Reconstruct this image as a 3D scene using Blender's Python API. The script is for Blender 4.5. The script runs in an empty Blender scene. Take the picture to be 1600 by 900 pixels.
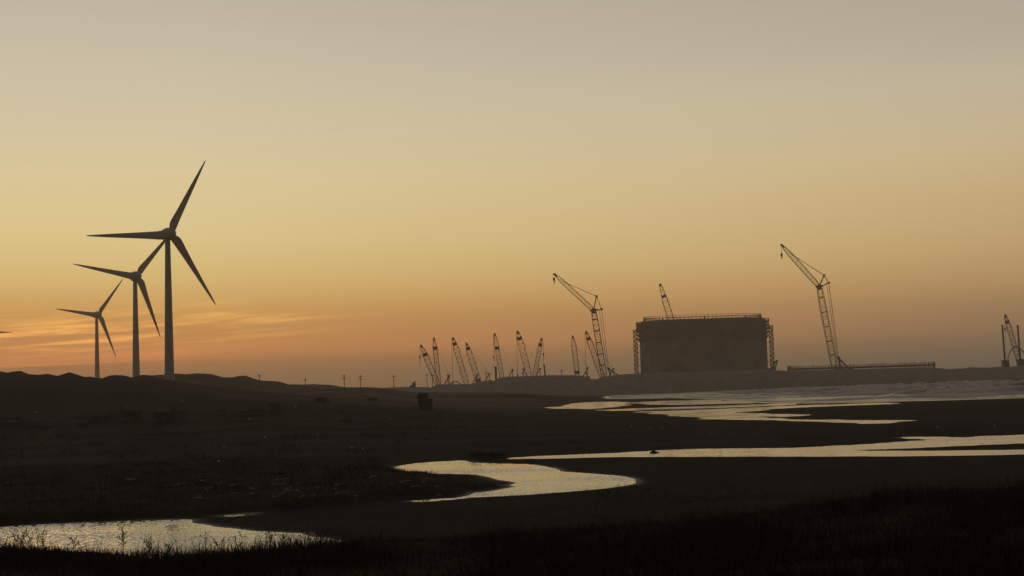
import bpy, math, random
import numpy as np
from math import radians as R_, sin, cos, pi, atan2, sqrt, tan
from mathutils import Vector, Matrix, Euler

random.seed(7); rng = np.random.default_rng(7)
sc = bpy.context.scene
COL = sc.collection

# ------------------------------------------------------------------ camera
F = 2222.0                    # focal length in pixels of the 1600 px wide photograph
EYE = 6.0
PITCH = math.atan(147 / F)
ROLL = R_(1.7)
cam_d = bpy.data.cameras.new('camera'); cam_d.sensor_width = 36; cam_d.lens = 36 * F / 1600
cam_d.clip_start = .1; cam_d.clip_end = 30000
cam = bpy.data.objects.new('camera', cam_d); COL.objects.link(cam)
CM = Euler((pi / 2 + PITCH, 0, 0)).to_matrix() @ Matrix.Rotation(-ROLL, 3, 'Z')
cam.matrix_world = Matrix.Translation((0, 0, EYE)) @ CM.to_4x4()
sc.camera = cam

# ------------------------------------------------------------------ view, sky, sun
sc.render.engine = 'CYCLES'
sc.view_settings.view_transform = 'Standard'; sc.view_settings.look = 'None'
sc.view_settings.exposure = 0; sc.view_settings.gamma = 1
sc.view_settings.use_curve_mapping = False
sc.cycles.volume_bounces = 1
sc.cycles.max_bounces = 6
sc.cycles.transparent_max_bounces = 8

SUN_AZ = R_(-19.0)     # afterglow sits to the left of the view axis (+Y), west
SUN_EL = R_(1.0)
SKY_GAIN = 3.0

def srgb(r, g, b):
    f = lambda c: (c / 255 / 12.92) if c <= 10 else ((c / 255 + .055) / 1.055) ** 2.4
    return (f(r), f(g), f(b), 1)

world = bpy.data.worlds.new('World'); sc.world = world; world.use_nodes = True
nt = world.node_tree; nt.nodes.clear()
N = nt.nodes; L = nt.links
def wn(t, **k):
    n = N.new(t)
    for a, b in k.items(): setattr(n, a, b)
    return n
def wm(op, a, b=None, c=None, clamp=False):
    n = wn('ShaderNodeMath', operation=op); n.use_clamp = clamp
    for i, v in enumerate((a, b, c)):
        if v is None: continue
        if isinstance(v, (int, float)): n.inputs[i].default_value = v
        else: L.new(v, n.inputs[i])
    return n.outputs[0]
tc = wn('ShaderNodeTexCoord')
sep = wn('ShaderNodeSeparateXYZ'); L.new(tc.outputs['Generated'], sep.inputs[0])
el = wm('MULTIPLY', wm('ARCSINE', sep.outputs[2]), 180 / pi)            # degrees
az = wm('MULTIPLY', wm('ARCTAN2', sep.outputs[0], sep.outputs[1]), 180 / pi)
daz = wm('ABSOLUTE', wm('WRAP', wm('SUBTRACT', az, math.degrees(SUN_AZ)), 180.0, -180.0))
ELMAX = 90.0
HAZE_D, HAZE_TOP, HAZE_R = .00031, 122., 2550.
AIR = (.165, .106, .064)      # light the haze itself scatters towards the viewer
def behind_haze(el_, c):      # radiance of the sky outside the haze so that it reads as colour c through it
    lin = srgb(*c); Lp = min((HAZE_TOP - 6) / max(1e-3, sin(R_(max(el_, .05)))), HAZE_R); T = math.exp(-HAZE_D * Lp)
    k = 1.0 if el_ < 16 else max(0, 1 - (el_ - 16) / 10)
    return tuple(max(.004, (lin[i] - AIR[i] * (1 - T) * k) / (T if k > 0 else 1)) for i in range(3))
RS = 3.0
def ramp(stops, thru=True):
    n = wn('ShaderNodeValToRGB'); cr = n.color_ramp; cr.interpolation = 'LINEAR'
    stops = sorted(stops)
    while len(cr.elements) < len(stops): cr.elements.new(.5)
    for e, (p, c) in zip(cr.elements, stops):
        v = behind_haze(p, c) if thru else srgb(*c)[:3]
        e.position = (max(0, p) / ELMAX) ** .5; e.color = (v[0] / RS, v[1] / RS, v[2] / RS, 1)
    L.new(elw, n.inputs[0]); return n.outputs[0]
elw = wm('POWER', wm('DIVIDE', wm('MAXIMUM', el, 0.0), ELMAX), .5)
# elevation in degrees -> sky colour, towards the glow / at the right of the view / behind the viewer
sun_side = ramp([(0, (134,102,72)), (.6, (140,106,74)), (1.1, (156,112,74)), (1.6, (186,127,78)), (2.2, (188,132,78)), (3.1, (195,146,84)), (4.4, (207,176,112)), (6, (214,191,135)),
                 (8, (214,195,147)), (10, (208,193,158)), (12.5, (200,188,163)), (15.5, (188,179,158)), (25, (152,150,144)), (45, (96,100,108)), (90, (62,67,76))])
far_side = ramp([(0, (104,90,74)), (.5, (112,96,77)), (1.1, (128,104,78)), (2, (146,116,84)), (3.2, (170,136,93)), (4.8, (187,156,109)), (6.5, (194,165,120)),
                 (8.5, (196,175,138)), (11, (190,176,150)), (13, (178,167,148)), (15.5, (170,160,142)), (25, (138,134,130)), (45, (90,94,102)), (90, (62,67,76))])
dusk = ramp([(0, (66,56,48)), (3, (72,61,52)), (8, (84,72,61)), (15, (86,78,70)), (30, (78,75,73)), (60, (66,67,72)), (90, (62,67,76))], False)
def mixc(f, a, b):
    n = wn('ShaderNodeMix', data_type='RGBA'); n.clamp_factor = True
    L.new(f, n.inputs[0]); L.new(a, n.inputs[6]); L.new(b, n.inputs[7]); return n.outputs[2]
f1 = wn('ShaderNodeMapRange', interpolation_type='LINEAR'); L.new(daz, f1.inputs[0]); f1.inputs[1].default_value = 6; f1.inputs[2].default_value = 40
f2 = wn('ShaderNodeMapRange', interpolation_type='SMOOTHSTEP'); L.new(daz, f2.inputs[0]); f2.inputs[1].default_value = 36; f2.inputs[2].default_value = 130
skyc = mixc(f2.outputs[0], mixc(f1.outputs[0], sun_side, far_side), dusk)
# thin streaks of cloud catching the glow, low on the left
def streaks(azc, azw, elc, elw_, slope, sx, sy, seed, lo, hi):
    el2 = wm('SUBTRACT', el, wm('MULTIPLY', wm('SUBTRACT', az, azc), slope))
    cx = wn('ShaderNodeCombineXYZ'); L.new(wm('MULTIPLY', az, sx), cx.inputs[0]); L.new(wm('MULTIPLY', el2, sy), cx.inputs[1]); cx.inputs[2].default_value = seed
    no = wn('ShaderNodeTexNoise'); L.new(cx.outputs[0], no.inputs[0]); no.inputs['Scale'].default_value = 1; no.inputs['Detail'].default_value = 7; no.inputs['Roughness'].default_value = .62
    no.inputs['Distortion'].default_value = .3
    m = wn('ShaderNodeMapRange', interpolation_type='SMOOTHSTEP'); L.new(no.outputs[0], m.inputs[0]); m.inputs[1].default_value = lo; m.inputs[2].default_value = hi
    ge = wm('EXPONENT', wm('MULTIPLY', wm('POWER', wm('DIVIDE', wm('SUBTRACT', el2, elc), elw_), 2.0), -1.0))
    ga = wm('EXPONENT', wm('MULTIPLY', wm('POWER', wm('DIVIDE', wm('ABSOLUTE', wm('SUBTRACT', az, azc)), azw), 4.0), -1.0))
    return wm('MULTIPLY', m.outputs[0], wm('MULTIPLY', ge, ga))
def addc(base, fac, colr, k):
    n = wn('ShaderNodeMix', data_type='RGBA', blend_type='ADD'); n.clamp_factor = False
    L.new(wm('MULTIPLY', fac, k), n.inputs[0]); L.new(base, n.inputs[6]); n.inputs[7].default_value = colr; return n.outputs[2]
skyc = addc(skyc, streaks(-17, 8.5, 2.35, .62, .055, .19, 4.2, 3.1, .42, .72), (.75,.34,.05,1), .58)
skyc = addc(skyc, streaks(-22, 9, 1.3, .5, .03, .10, 3.4, 8.4, .42, .72), (.5,.11,.02,1), .3)
skyc = addc(skyc, streaks(-12, 13, 9.4, .9, .03, .07, 1.6, 5.7, .5, .8), (.3,.1,.04,1), .12)
nish = wn('ShaderNodeTexSky', sky_type='NISHITA'); nish.sun_disc = False; nish.sun_elevation = SUN_EL; nish.sun_rotation = SUN_AZ
nish.dust_density = 4; nish.air_density = 1.5
bg1 = wn('ShaderNodeBackground'); L.new(nish.outputs[0], bg1.inputs[0]); bg1.inputs[1].default_value = .004
bg2 = wn('ShaderNodeBackground'); L.new(skyc, bg2.inputs[0]); bg2.inputs[1].default_value = SKY_GAIN
ad = wn('ShaderNodeAddShader'); L.new(bg1.outputs[0], ad.inputs[0]); L.new(bg2.outputs[0], ad.inputs[1])
wo = wn('ShaderNodeOutputWorld'); L.new(ad.outputs[0], wo.inputs[0])

sun_l = bpy.data.lights.new('sun', 'SUN'); sun_l.energy = .04; sun_l.angle = R_(12); sun_l.color = (1, .55, .25)
sun = bpy.data.objects.new('sun', sun_l); COL.objects.link(sun)
sd_ = Vector((sin(SUN_AZ) * cos(SUN_EL), cos(SUN_AZ) * cos(SUN_EL), sin(SUN_EL)))
sun.rotation_euler = sd_.to_track_quat('Z', 'Y').to_euler()

# ------------------------------------------------------------------ helpers: pixels and points
def ray(px, py):
    v = CM @ Vector(((px - 800) / F, (450 - py) / F, -1)); return v
def at_y(px, py, Y):                     # point on the ray at depth Y
    v = ray(px, py); t = Y / v.y; return Vector((v.x * t, Y, EYE + v.z * t))
def az_el(px, py):
    v = ray(px, py); return atan2(v.x, v.y), v.z / math.hypot(v.x, v.y)

# ------------------------------------------------------------------ noise
def vnoise(x, y, seed=0):
    xi = np.floor(x).astype(np.int64); yi = np.floor(y).astype(np.int64)
    fx = x - xi; fy = y - yi; fx = fx * fx * (3 - 2 * fx); fy = fy * fy * (3 - 2 * fy)
    def h(a, b):
        n = (a * 374761393 + b * 668265263 + seed * 1442695041) & 0xffffffff
        n = ((n ^ (n >> 13)) * 1274126177) & 0xffffffff
        n = (n ^ (n >> 16)) & 0xffffffff
        return n / 4294967295.0 * 2 - 1
    a = h(xi, yi); b = h(xi + 1, yi); c = h(xi, yi + 1); d = h(xi + 1, yi + 1)
    return (a * (1 - fx) + b * fx) * (1 - fy) + (c * (1 - fx) + d * fx) * fy
def fbm(x, y, seed=0, oct=4, g=.5):
    s = 0; a = 1; t = 0
    for i in range(oct):
        s = s + a * vnoise(x * 2 ** i + i * 17.3, y * 2 ** i - i * 9.1, seed + i); t += a; a *= g
    return s / t
def sstep(a, b, x):
    t = np.clip((x - a) / (b - a), 0, 1); return t * t * (3 - 2 * t)

# ------------------------------------------------------------------ shorelines (traced once, laid on the z = 0 water plane)
def catmull(pts, n=4, closed=True):
    out = []; m = len(pts)
    for i in range(m):
        p0, p1, p2, p3 = (np.array(pts[(i + k) % m], float) for k in (-1, 0, 1, 2))
        for k in range(n):
            t = k / n
            out.append(.5 * ((2 * p1) + (-p0 + p2) * t + (2 * p0 - 5 * p1 + 4 * p2 - p3) * t * t + (-p0 + 3 * p1 - 3 * p2 + p3) * t ** 3))
    return np.array(out)
def to_ground(pts, z=0.0):
    r = []
    for x, y in pts:
        v = ray(x, y); t = (z - EYE) / v.z; r.append((v.x * t, v.y * t))
    return np.array(r)
PX = {}
PX['A'] = [(792,716.5),(850,712.5),(950,708.5),(1020,704.5),(1100,701.5),(1240,700),(1300,696.8),(1350,694.6),(1400,691),(1440,688.5),(1490,685.5),(1540,681.5),(1600,679.5),(1750,672),
           (1750,688),(1600,692.5),(1500,696.5),(1400,701),(1345,702.3),(1326,703.3),(1345,704.4),(1400,704.8),(1500,704.0),(1600,702.6),(1750,698),(1750,704),(1600,709.5),(1500,711.5),(1400,712.5),(1250,713),(1050,713.5),(950,714),(850,716.3)]
PX['A2'] = [(1403,683.6),(1450,682.6),(1505,684.2),(1480,686.3),(1430,685.3)]
PX['B'] = [(618,730.5),(640,725.5),(665,723),(700,720.7),(725,719.7),(740,723),(780,724.5),(830,726),(855,729.5),(871,733.5),(874,736.5),(900,738.8),(950,742),(980,746),(993,751.5),(985,757),(950,762),(900,767),(850,771),(800,774),(750,776.3),(722,777.5),(736,773.5),(742,769.5),(760,768),(785,764.5),(800,761.6),(811,760.6),(799,758),(806,754.6),(790,751),(768,747),(750,742.5),(735,741),(700,740),(660,739.5),(636,737.5)]
PX['B2'] = [(640,783.4),(670,781.0),(700,779.2),(728,777.0),(724,778.4),(700,780.6),(668,783.2)]
PX['B3'] = [(349,806.3),(368,803.8),(394,802),(388,804.2),(362,806.6)]
PX['C'] = [(-260,842),(-100,831),(0,824),(60,820),(120,817),(200,814.5),(290,812.0),(302,816.5),(330,822),(370,827),(410,830.5),(450,832.5),(475,834),(490,838),(518,842.5),(530,848),(500,862),(400,884),(200,905),(-50,915),(-260,915)]
PX['F1'] = [(857,637.5),(880,634),(900,630),(940,628),(975,629),(986,632),(965,635.5),(925,639.5),(900,639)]
PX['F2'] = [(930,641),(1000,638),(1100,634.5),(1170,631.8),(1240,630.5),(1240,632.2),(1150,635.8),(1060,639.3),(990,641.8)]
PX['F3'] = [(985,630),(1050,626),(1120,625),(1190,629.5),(1110,631.5),(1040,632.5)]
PX['F4'] = [(985,643.5),(1040,641.8),(1120,639),(1180,636.5),(1240,634),(1300,631.5),(1380,629),(1420,627.5),(1400,630.8),(1300,634.5),(1240,637.5),(1195,641),(1172,644.5),(1190,646.4),(1240,647.2),(1265,648.3),(1240,649.8),(1190,650.5),(1172,652),(1200,654.2),(1300,655.5),(1400,655.4),(1451,656.5),(1410,659.5),(1370,662),(1300,661),(1240,658.8),(1170,656),(1110,654),(1085,651.5),(1060,650),(1015,646.5)]
PX['SEA'] = [(948,623),(1060,622.4),(1130,624.5),(1180,629),(1240,630.3),(1350,628.7),(1440,626.2),(1600,621.8),(1900,612),(2100,606),(2100,587),(1800,591),(1600,596),(1400,602),(1250,607.5),(1150,610.5),(1050,612.5),(960,617)]
POLY = {k: to_ground(catmull(v, 2 if k == 'SEA' else 4)) for k, v in PX.items()}
BANK = to_ground([(-300,752),(100,740),(300,730),(500,722),(600,721),(618,732),(640,740),(690,744),(715,757),(770,757),(790,762),(720,772),(640,779),(560,787),(450,796),(350,803),(295,810),(0,820),(-300,840)])
SHRUBBY = to_ground([(720,705.0),(745,702),(785,703),(794,709),(790,714.5),(760,717.5),(735,718.5),(722,716)])

def sdist(P, poly, chunk=20000):
    """signed distance to a closed polygon, positive inside"""
    A = poly; B = np.roll(poly, -1, 0); out = np.empty(len(P))
    AB = B - A; L2 = (AB ** 2).sum(1) + 1e-12
    for s in range(0, len(P), chunk):
        p = P[s:s + chunk]
        dx = p[:, 0:1] - A[None, :, 0]; dy = p[:, 1:2] - A[None, :, 1]
        t = np.clip((dx * AB[:, 0] + dy * AB[:, 1]) / L2, 0, 1)
        d = np.sqrt(((dx - t * AB[:, 0]) ** 2 + (dy - t * AB[:, 1]) ** 2).min(1))
        c = ((A[None, :, 1] > p[:, 1:2]) != (B[None, :, 1] > p[:, 1:2]))
        xi = AB[:, 0] * (p[:, 1:2] - A[:, 1]) / np.where(np.abs(AB[:, 1]) < 1e-9, 1e-9, AB[:, 1]) + A[:, 0]
        ins = ((c & (p[:, 0:1] < xi)).sum(1) % 2) == 1
        out[s:s + chunk] = np.where(ins, d, -d)
    return out

# ------------------------------------------------------------------ terrain height
def crest_table(pts, dist):
    a = []; z = []
    for x, y in pts:
        A_, e = az_el(x, y); a.append(A_); z.append(EYE + e * dist)
    return np.array(a), np.array(z)
SIL_A = [(-700,560),(-500,585),(-300,575),(-150,588),(-60,578),(0,580.5),(12,582.5),(18,581),(33,580),(45,585),(60,586),(75,584),(90,587),(108,581.3),(120,585),(133,589.5),(140,588.5),(150,590.7),(160,591),
         (170,587),(180,586),(192,586.5),(207,590.5),(222,586),(235,586.6),(247,591),(262,594),(290,598),(320,602),(360,607),(420,612),(480,618),(560,622),(640,626)]
SIL_B = [(-300,596),(150,594),(220,589),(262,584.5),(275,583),(290,584.6),(310,583.6),(332,584.4),(350,589),(362,589.3),(373,587.2),(385,587.3),(395,591.2),(405,594),(420,594.6),(436,596),(450,600.4),(470,601),(490,600),
         (510,600.4),(523,602),(536,605),(560,606),(640,607),(800,606),(900,609),(1000,614)]
SIL_C = [(150,650),(250,644),(330,634),(400,622),(450,613),(490,608),(535,605.4),(560,605.2),(575,604.8),(600,606),(618,609),(640,612.5),(700,613.5),(760,613),(800,612.2),(850,610.8),(880,611.5),(910,615),(930,618),(938,620),(945,622.5),(955,626)]
DA, DB, DC = 330., 655., 440.
TA, TB, TC = crest_table(SIL_A, DA), crest_table(SIL_B, DB), crest_table(SIL_C, DC)
BLUFF = [(-900,850),(0,853),(100,862),(200,868),(280,874),(340,866),(420,860),(500,852),(560,850),(700,846),(850,838),(1000,826),(1100,816),(1200,800),(1300,790),(1400,780),(1600,762),(2000,745)]
bl = [az_el(x, y) for x, y in BLUFF]; BA = np.array([b[0] for b in bl]); BE = np.array([b[1] for b in bl])

def terrain(X, Y, want_masks=False):
    X = np.asarray(X, float).ravel(); Y = np.asarray(Y, float).ravel()
    r = np.hypot(X, Y) + 1e-6; a = np.arctan2(X, Y)
    z = .28 + .06 * fbm(X / 9, Y / 9, 3) + .02 * fbm(X / 1.2, Y / 1.2, 5, 3)
    # rising scrubby sand on the left, with low hummocks
    left = sstep(R_(9), R_(-14), a)
    inland = sstep(95, 300, r) * left
    z += inland * (1.6 + 1.0 * left) * sstep(110, 330, r)
    hum = fbm(X / 16, Y / 9, 11, 4)
    z += left ** 2 * sstep(130, 200, r) * (1 - sstep(700, 900, r)) * (np.clip(hum, 0, 1) * 2.1 + .35 * fbm(X / 3.1, Y / 3.1, 14, 3))
    z += left * sstep(85, 120, r) * .18 * np.abs(fbm(X / 5, Y / 3, 21, 3))
    # dune ridges
    rough = .16 * fbm(X / 7, Y / 30, 31, 3)
    def ridge(T, D, wf, wb, base_=.3):
        h = np.interp(a, T[0], T[1]) + rough * (r / 330)
        prof = np.where(r < D, sstep(D - wf, D, r), 1 - sstep(D, D + wb, r) * .8)
        return np.where((a > T[0][0]) & (a < T[0][-1]), base_ + (h - base_) * prof, -9)
    z = np.maximum(z, ridge(TA, DA, 110, 120)); z = np.maximum(z, ridge(TB, DB, 55, 300)); z = np.maximum(z, ridge(TC, DC, 110, 130))
    z += sstep(190, 260, r) * (1 - sstep(500, 640, r)) * left * .25 * fbm(X / 11, Y / 14, 41, 4)
    # bank with vegetation left of the stream
    P = np.stack([X, Y], 1)
    near = (r < 900) & (np.abs(a) < R_(32)) & (r > 40)
    idx = np.where(near)[0]; Pn = P[idx]; rn = r[idx]
    veg = np.zeros(len(X)); wet = np.zeros(len(X))
    jag = .35 * fbm(Pn[:, 0] / 2.2, Pn[:, 1] / 2.2, 51, 3)
    sub = np.where((rn > 60) & (rn < 140) & (Pn[:, 0] < 12))[0]
    sb = sdist(Pn[sub], BANK) + 1.2 * fbm(Pn[sub, 0] / 2.5, Pn[sub, 1] / 2.5, 61, 3)
    mb = sstep(-.6, 1.6, sb)
    z[idx[sub]] += mb * (.25 + .35 * np.clip(fbm(Pn[sub, 0] / 3, Pn[sub, 1] / 3, 64, 4) + .3, 0, 1))
    veg[idx[sub]] = np.maximum(veg[idx[sub]], mb)
    sb = sdist(Pn[sub], SHRUBBY); mb = sstep(-.8, .8, sb)
    z[idx[sub]] += mb * .35; veg[idx[sub]] = np.maximum(veg[idx[sub]], mb)
    # water: carve every channel and pool below z = 0
    for k, poly in POLY.items():
        lo = poly.min(0) - 45; hi = poly.max(0) + 45
        s = np.where((Pn[:, 0] > lo[0]) & (Pn[:, 0] < hi[0]) & (Pn[:, 1] > lo[1]) & (Pn[:, 1] < hi[1]))[0]
        if not len(s): continue
        sd = sdist(Pn[s], poly)
        jm = {'F1': .5, 'F2': .25, 'F3': .4, 'F4': .5, 'SEA': 1, 'B2': .15, 'B3': .15, 'A2': .2}.get(k, .55)
        if k[0] == 'F': sd = np.minimum(sd, 4) + 4.2 * fbm(Pn[s, 0] / 30 + .12 * Pn[s, 1] / 5, Pn[s, 1] / 6.5, 71, 4) - .5
        sd = sd + (jag[s] + .22 * fbm(Pn[s, 0] / .7, Pn[s, 1] / 1.4, 57, 3)) * jm
        los = EYE / rn[s]; kk = .22 * los * (1 + 12 * veg[idx[s]] * (rn[s] < 120))
        zz = z[idx[s]]
        bank = np.maximum(zz, .02) * (1 - np.exp(-np.clip(-sd, 0, None) * kk / np.maximum(zz, .05)))
        wfar = sstep(6, 40, -sd); bank = np.minimum(zz, bank) * (1 - wfar) + zz * wfar
        zz = np.where(sd > 0, np.maximum(-sd * np.maximum(kk, .05), -.7 if k != 'SEA' else -1.2), bank)
        z[idx[s]] = np.minimum(z[idx[s]], zz)
        wet[idx[s]] = np.maximum(wet[idx[s]], sstep(-.9 - rn[s] * .004, 0, sd))
    # grassy bluff the camera stands on
    be = np.interp(a, BA, BE, left=BE[0], right=BE[-1])
    dc = 40.0
    line = EYE + r * (be - np.clip(dc - r, 0, None) * .0023)
    line = np.minimum(line, 4.4) + .10 * fbm(X / 7, Y / 7, 85, 3) + .12 * fbm(X / 2.3, Y / 2.3, 81, 4) * sstep(8, 20, r)
    back = sstep(dc + 8, dc - .5, r)
    zb = np.where(r < dc, line, (EYE + dc * be) * back - .6 * (1 - back))
    behind = np.abs(a) > R_(60)
    zb = np.where(behind, 4.2 - .0 * r, zb)
    blend = sstep(R_(40), R_(60), np.abs(a))
    zb = np.where(behind, zb, zb * (1 - blend) + 4.2 * blend)
    on = zb > z
    z = np.maximum(z, zb)
    veg = np.where(on, 1.0, veg)
    if want_masks:
        patch = sstep(.02, .22, fbm(X / 13, Y / 8, 11, 4)) * left ** 2 * sstep(130, 190, r)
        veg = np.maximum(veg, .8 * patch)
        veg = np.maximum(veg, np.clip(sstep(112, 58, r) * sstep(R_(-3), R_(6), a) * (.75 + .9 * fbm(X / 7, Y / 5, 111, 4)), 0, 1))
        dry = sstep(230, 400, r) * sstep(R_(8), R_(-3), a) * (.45 + .55 * sstep(R_(-16), R_(-6), a))  # paler with distance: mid-range haze painted into the sand colour
        return z, veg, wet, dry
    return z

def hit(px, py, rmin=41.):
    """where the ray through a pixel meets the terrain"""
    v = ray(px, py); h = math.hypot(v.x, v.y)
    ds = np.concatenate([np.arange(rmin, 200, .5), np.arange(200, 900, 1.5)])
    zz = terrain(v.x / h * ds, v.y / h * ds)
    w = np.where(EYE + v.z / h * ds <= zz)[0]
    d = ds[w[0]] if len(w) else 300.
    return Vector((v.x / h * d, v.y / h * d, float(zz[w[0]]) if len(w) else 0.))

# ------------------------------------------------------------------ materials
def mat(name, build):
    m = bpy.data.materials.new(name); m.use_nodes = True
    n = m.node_tree.nodes; l = m.node_tree.links; n.clear()
    out = n.new('ShaderNodeOutputMaterial'); p = n.new('ShaderNodeBsdfPrincipled'); l.new(p.outputs[0], out.inputs[0])
    build(n, l, p, out); return m
def noise_of(n, l, scale, detail=4, stretch=None, rough=.55):
    t = n.new('ShaderNodeNewGeometry'); mp = n.new('ShaderNodeMapping'); l.new(t.outputs['Position'], mp.inputs[0])
    mp.inputs['Scale'].default_value = stretch or (1, 1, 1)
    q = n.new('ShaderNodeTexNoise'); l.new(mp.outputs[0], q.inputs[0]); q.inputs['Scale'].default_value = scale; q.inputs['Detail'].default_value = detail
    q.inputs['Roughness'].default_value = rough
    return q.outputs[0]
def cramp(n, l, fac, a, b, lo=.3, hi=.7):
    m = n.new('ShaderNodeMapRange'); l.new(fac, m.inputs[0]); m.inputs[1].default_value = lo; m.inputs[2].default_value = hi
    x = n.new('ShaderNodeMix'); x.data_type = 'RGBA'; l.new(m.outputs[0], x.inputs[0])
    x.inputs[6].default_value = (*a, 1); x.inputs[7].default_value = (*b, 1); return x.outputs[2]
def plain(name, a, b=None, rough=.7, scale=1.5, metal=0., spec=.3, bump=0.):
    def bld(n, l, p, o):
        no = noise_of(n, l, scale)
        l.new(cramp(n, l, no, a, b or tuple(c * .6 for c in a)), p.inputs['Base Color'])
        p.inputs['Roughness'].default_value = rough; p.inputs['Metallic'].default_value = metal
        p.inputs['Specular IOR Level'].default_value = spec
        if bump:
            bu = n.new('ShaderNodeBump'); bu.inputs['Strength'].default_value = bump; bu.inputs['Distance'].default_value = .3
            l.new(no, bu.inputs['Height']); l.new(bu.outputs[0], p.inputs['Normal'])
    return mat(name, bld)
def m_ground(n, l, p, o):
    big = noise_of(n, l, .09, 7, (.45, 1.2, 1)); fine = noise_of(n, l, 2.3, 5)
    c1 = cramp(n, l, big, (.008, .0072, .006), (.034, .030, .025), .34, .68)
    grain = cramp(n, l, fine, (.55, .55, .55), (1.25, 1.22, 1.18), .3, .7)
    mu = n.new('ShaderNodeMix'); mu.data_type = 'RGBA'; mu.blend_type = 'MULTIPLY'; mu.inputs[0].default_value = 1
    l.new(c1, mu.inputs[6]); l.new(grain, mu.inputs[7])
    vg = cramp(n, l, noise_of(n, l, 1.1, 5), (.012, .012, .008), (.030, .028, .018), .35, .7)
    at = n.new('ShaderNodeAttribute'); at.attribute_name = 'plants'
    wt = n.new('ShaderNodeAttribute'); wt.attribute_name = 'wet'
    dr = n.new('ShaderNodeAttribute'); dr.attribute_name = 'dry'  # mask of the haze painted into the sand, stored as 'dry'
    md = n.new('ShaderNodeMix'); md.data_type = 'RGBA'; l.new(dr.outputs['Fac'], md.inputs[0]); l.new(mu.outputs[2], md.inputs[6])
    l.new(cramp(n, l, noise_of(n, l, .05, 6, (.6, 1.5, 1)), (.055, .042, .030), (.15, .115, .082), .35, .65), md.inputs[7])  # lighter sand tone that imitates haze over the far left sand
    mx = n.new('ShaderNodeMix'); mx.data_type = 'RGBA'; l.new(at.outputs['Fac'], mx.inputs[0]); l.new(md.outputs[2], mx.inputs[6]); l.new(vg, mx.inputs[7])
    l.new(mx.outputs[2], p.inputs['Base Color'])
    rr = n.new('ShaderNodeMapRange'); l.new(wt.outputs['Fac'], rr.inputs[0]); rr.inputs[3].default_value = .95; rr.inputs[4].default_value = .5
    l.new(rr.outputs[0], p.inputs['Roughness']); sp = n.new('ShaderNodeMapRange'); l.new(wt.outputs['Fac'], sp.inputs[0]); sp.inputs[1].default_value = .6; sp.inputs[3].default_value = .015; sp.inputs[4].default_value = .07; l.new(sp.outputs[0], p.inputs['Specular IOR Level'])
    bu = n.new('ShaderNodeBump'); bu.inputs['Strength'].default_value = .7; bu.inputs['Distance'].default_value = .12
    l.new(fine, bu.inputs['Height']); l.new(bu.outputs[0], p.inputs['Normal'])
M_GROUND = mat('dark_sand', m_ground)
def m_water(n, l, p, o):
    p.inputs['Base Color'].default_value = (.018, .018, .016, 1); p.inputs['Roughness'].default_value = .04
    p.inputs['IOR'].default_value = 1.42; p.inputs['Specular IOR Level'].default_value = .5
    t = n.new('ShaderNodeNewGeometry')
    def slope(scale, stretch, det):
        mp = n.new('ShaderNodeMapping'); l.new(t.outputs['Position'], mp.inputs[0]); mp.inputs['Scale'].default_value = stretch
        q = n.new('ShaderNodeTexNoise'); l.new(mp.outputs[0], q.inputs[0]); q.inputs['Scale'].default_value = scale; q.inputs['Detail'].default_value = det
        v = n.new('ShaderNodeVectorMath'); v.operation = 'SUBTRACT'; l.new(q.outputs['Color'], v.inputs[0]); v.inputs[1].default_value = (.5, .5, .5); return v.outputs[0]
    def scaled(v, f):
        x = n.new('ShaderNodeVectorMath'); x.operation = 'SCALE'; l.new(v, x.inputs[0])
        if isinstance(f, float): x.inputs['Scale'].default_value = f
        else: l.new(f, x.inputs['Scale'])
        return x.outputs[0]
    c = noise_of(n, l, .10, 4, (.6, 1.6, 1))
    m = n.new('ShaderNodeMapRange'); l.new(c, m.inputs[0]); m.inputs[1].default_value = .40; m.inputs[2].default_value = .60; m.inputs[3].default_value = .12; m.inputs[4].default_value = .5
    sv = n.new('ShaderNodeVectorMath'); sv.operation = 'ADD'; l.new(slope(6.5, (1, .5, 1), 3), sv.inputs[0]); sv.inputs[1].default_value = (0, -.10, 0)   # steep faces of the wind ripples look towards the bluff
    a1 = scaled(sv.outputs[0], m.outputs[0]); a2 = scaled(slope(.55, (1, .6, 1), 2), .03)
    ad = n.new('ShaderNodeVectorMath'); ad.operation = 'ADD'; l.new(a1, ad.inputs[0]); l.new(a2, ad.inputs[1])
    mu = n.new('ShaderNodeVectorMath'); mu.operation = 'MULTIPLY'; l.new(ad.outputs[0], mu.inputs[0]); mu.inputs[1].default_value = (1, 1, 0)
    a3 = n.new('ShaderNodeVectorMath'); a3.operation = 'ADD'; l.new(mu.outputs[0], a3.inputs[0]); a3.inputs[1].default_value = (0, 0, 1)
    nn = n.new('ShaderNodeVectorMath'); nn.operation = 'NORMALIZE'; l.new(a3.outputs[0], nn.inputs[0]); l.new(nn.outputs[0], p.inputs['Normal'])
M_WATER = mat('rippled_water', m_water)
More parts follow.
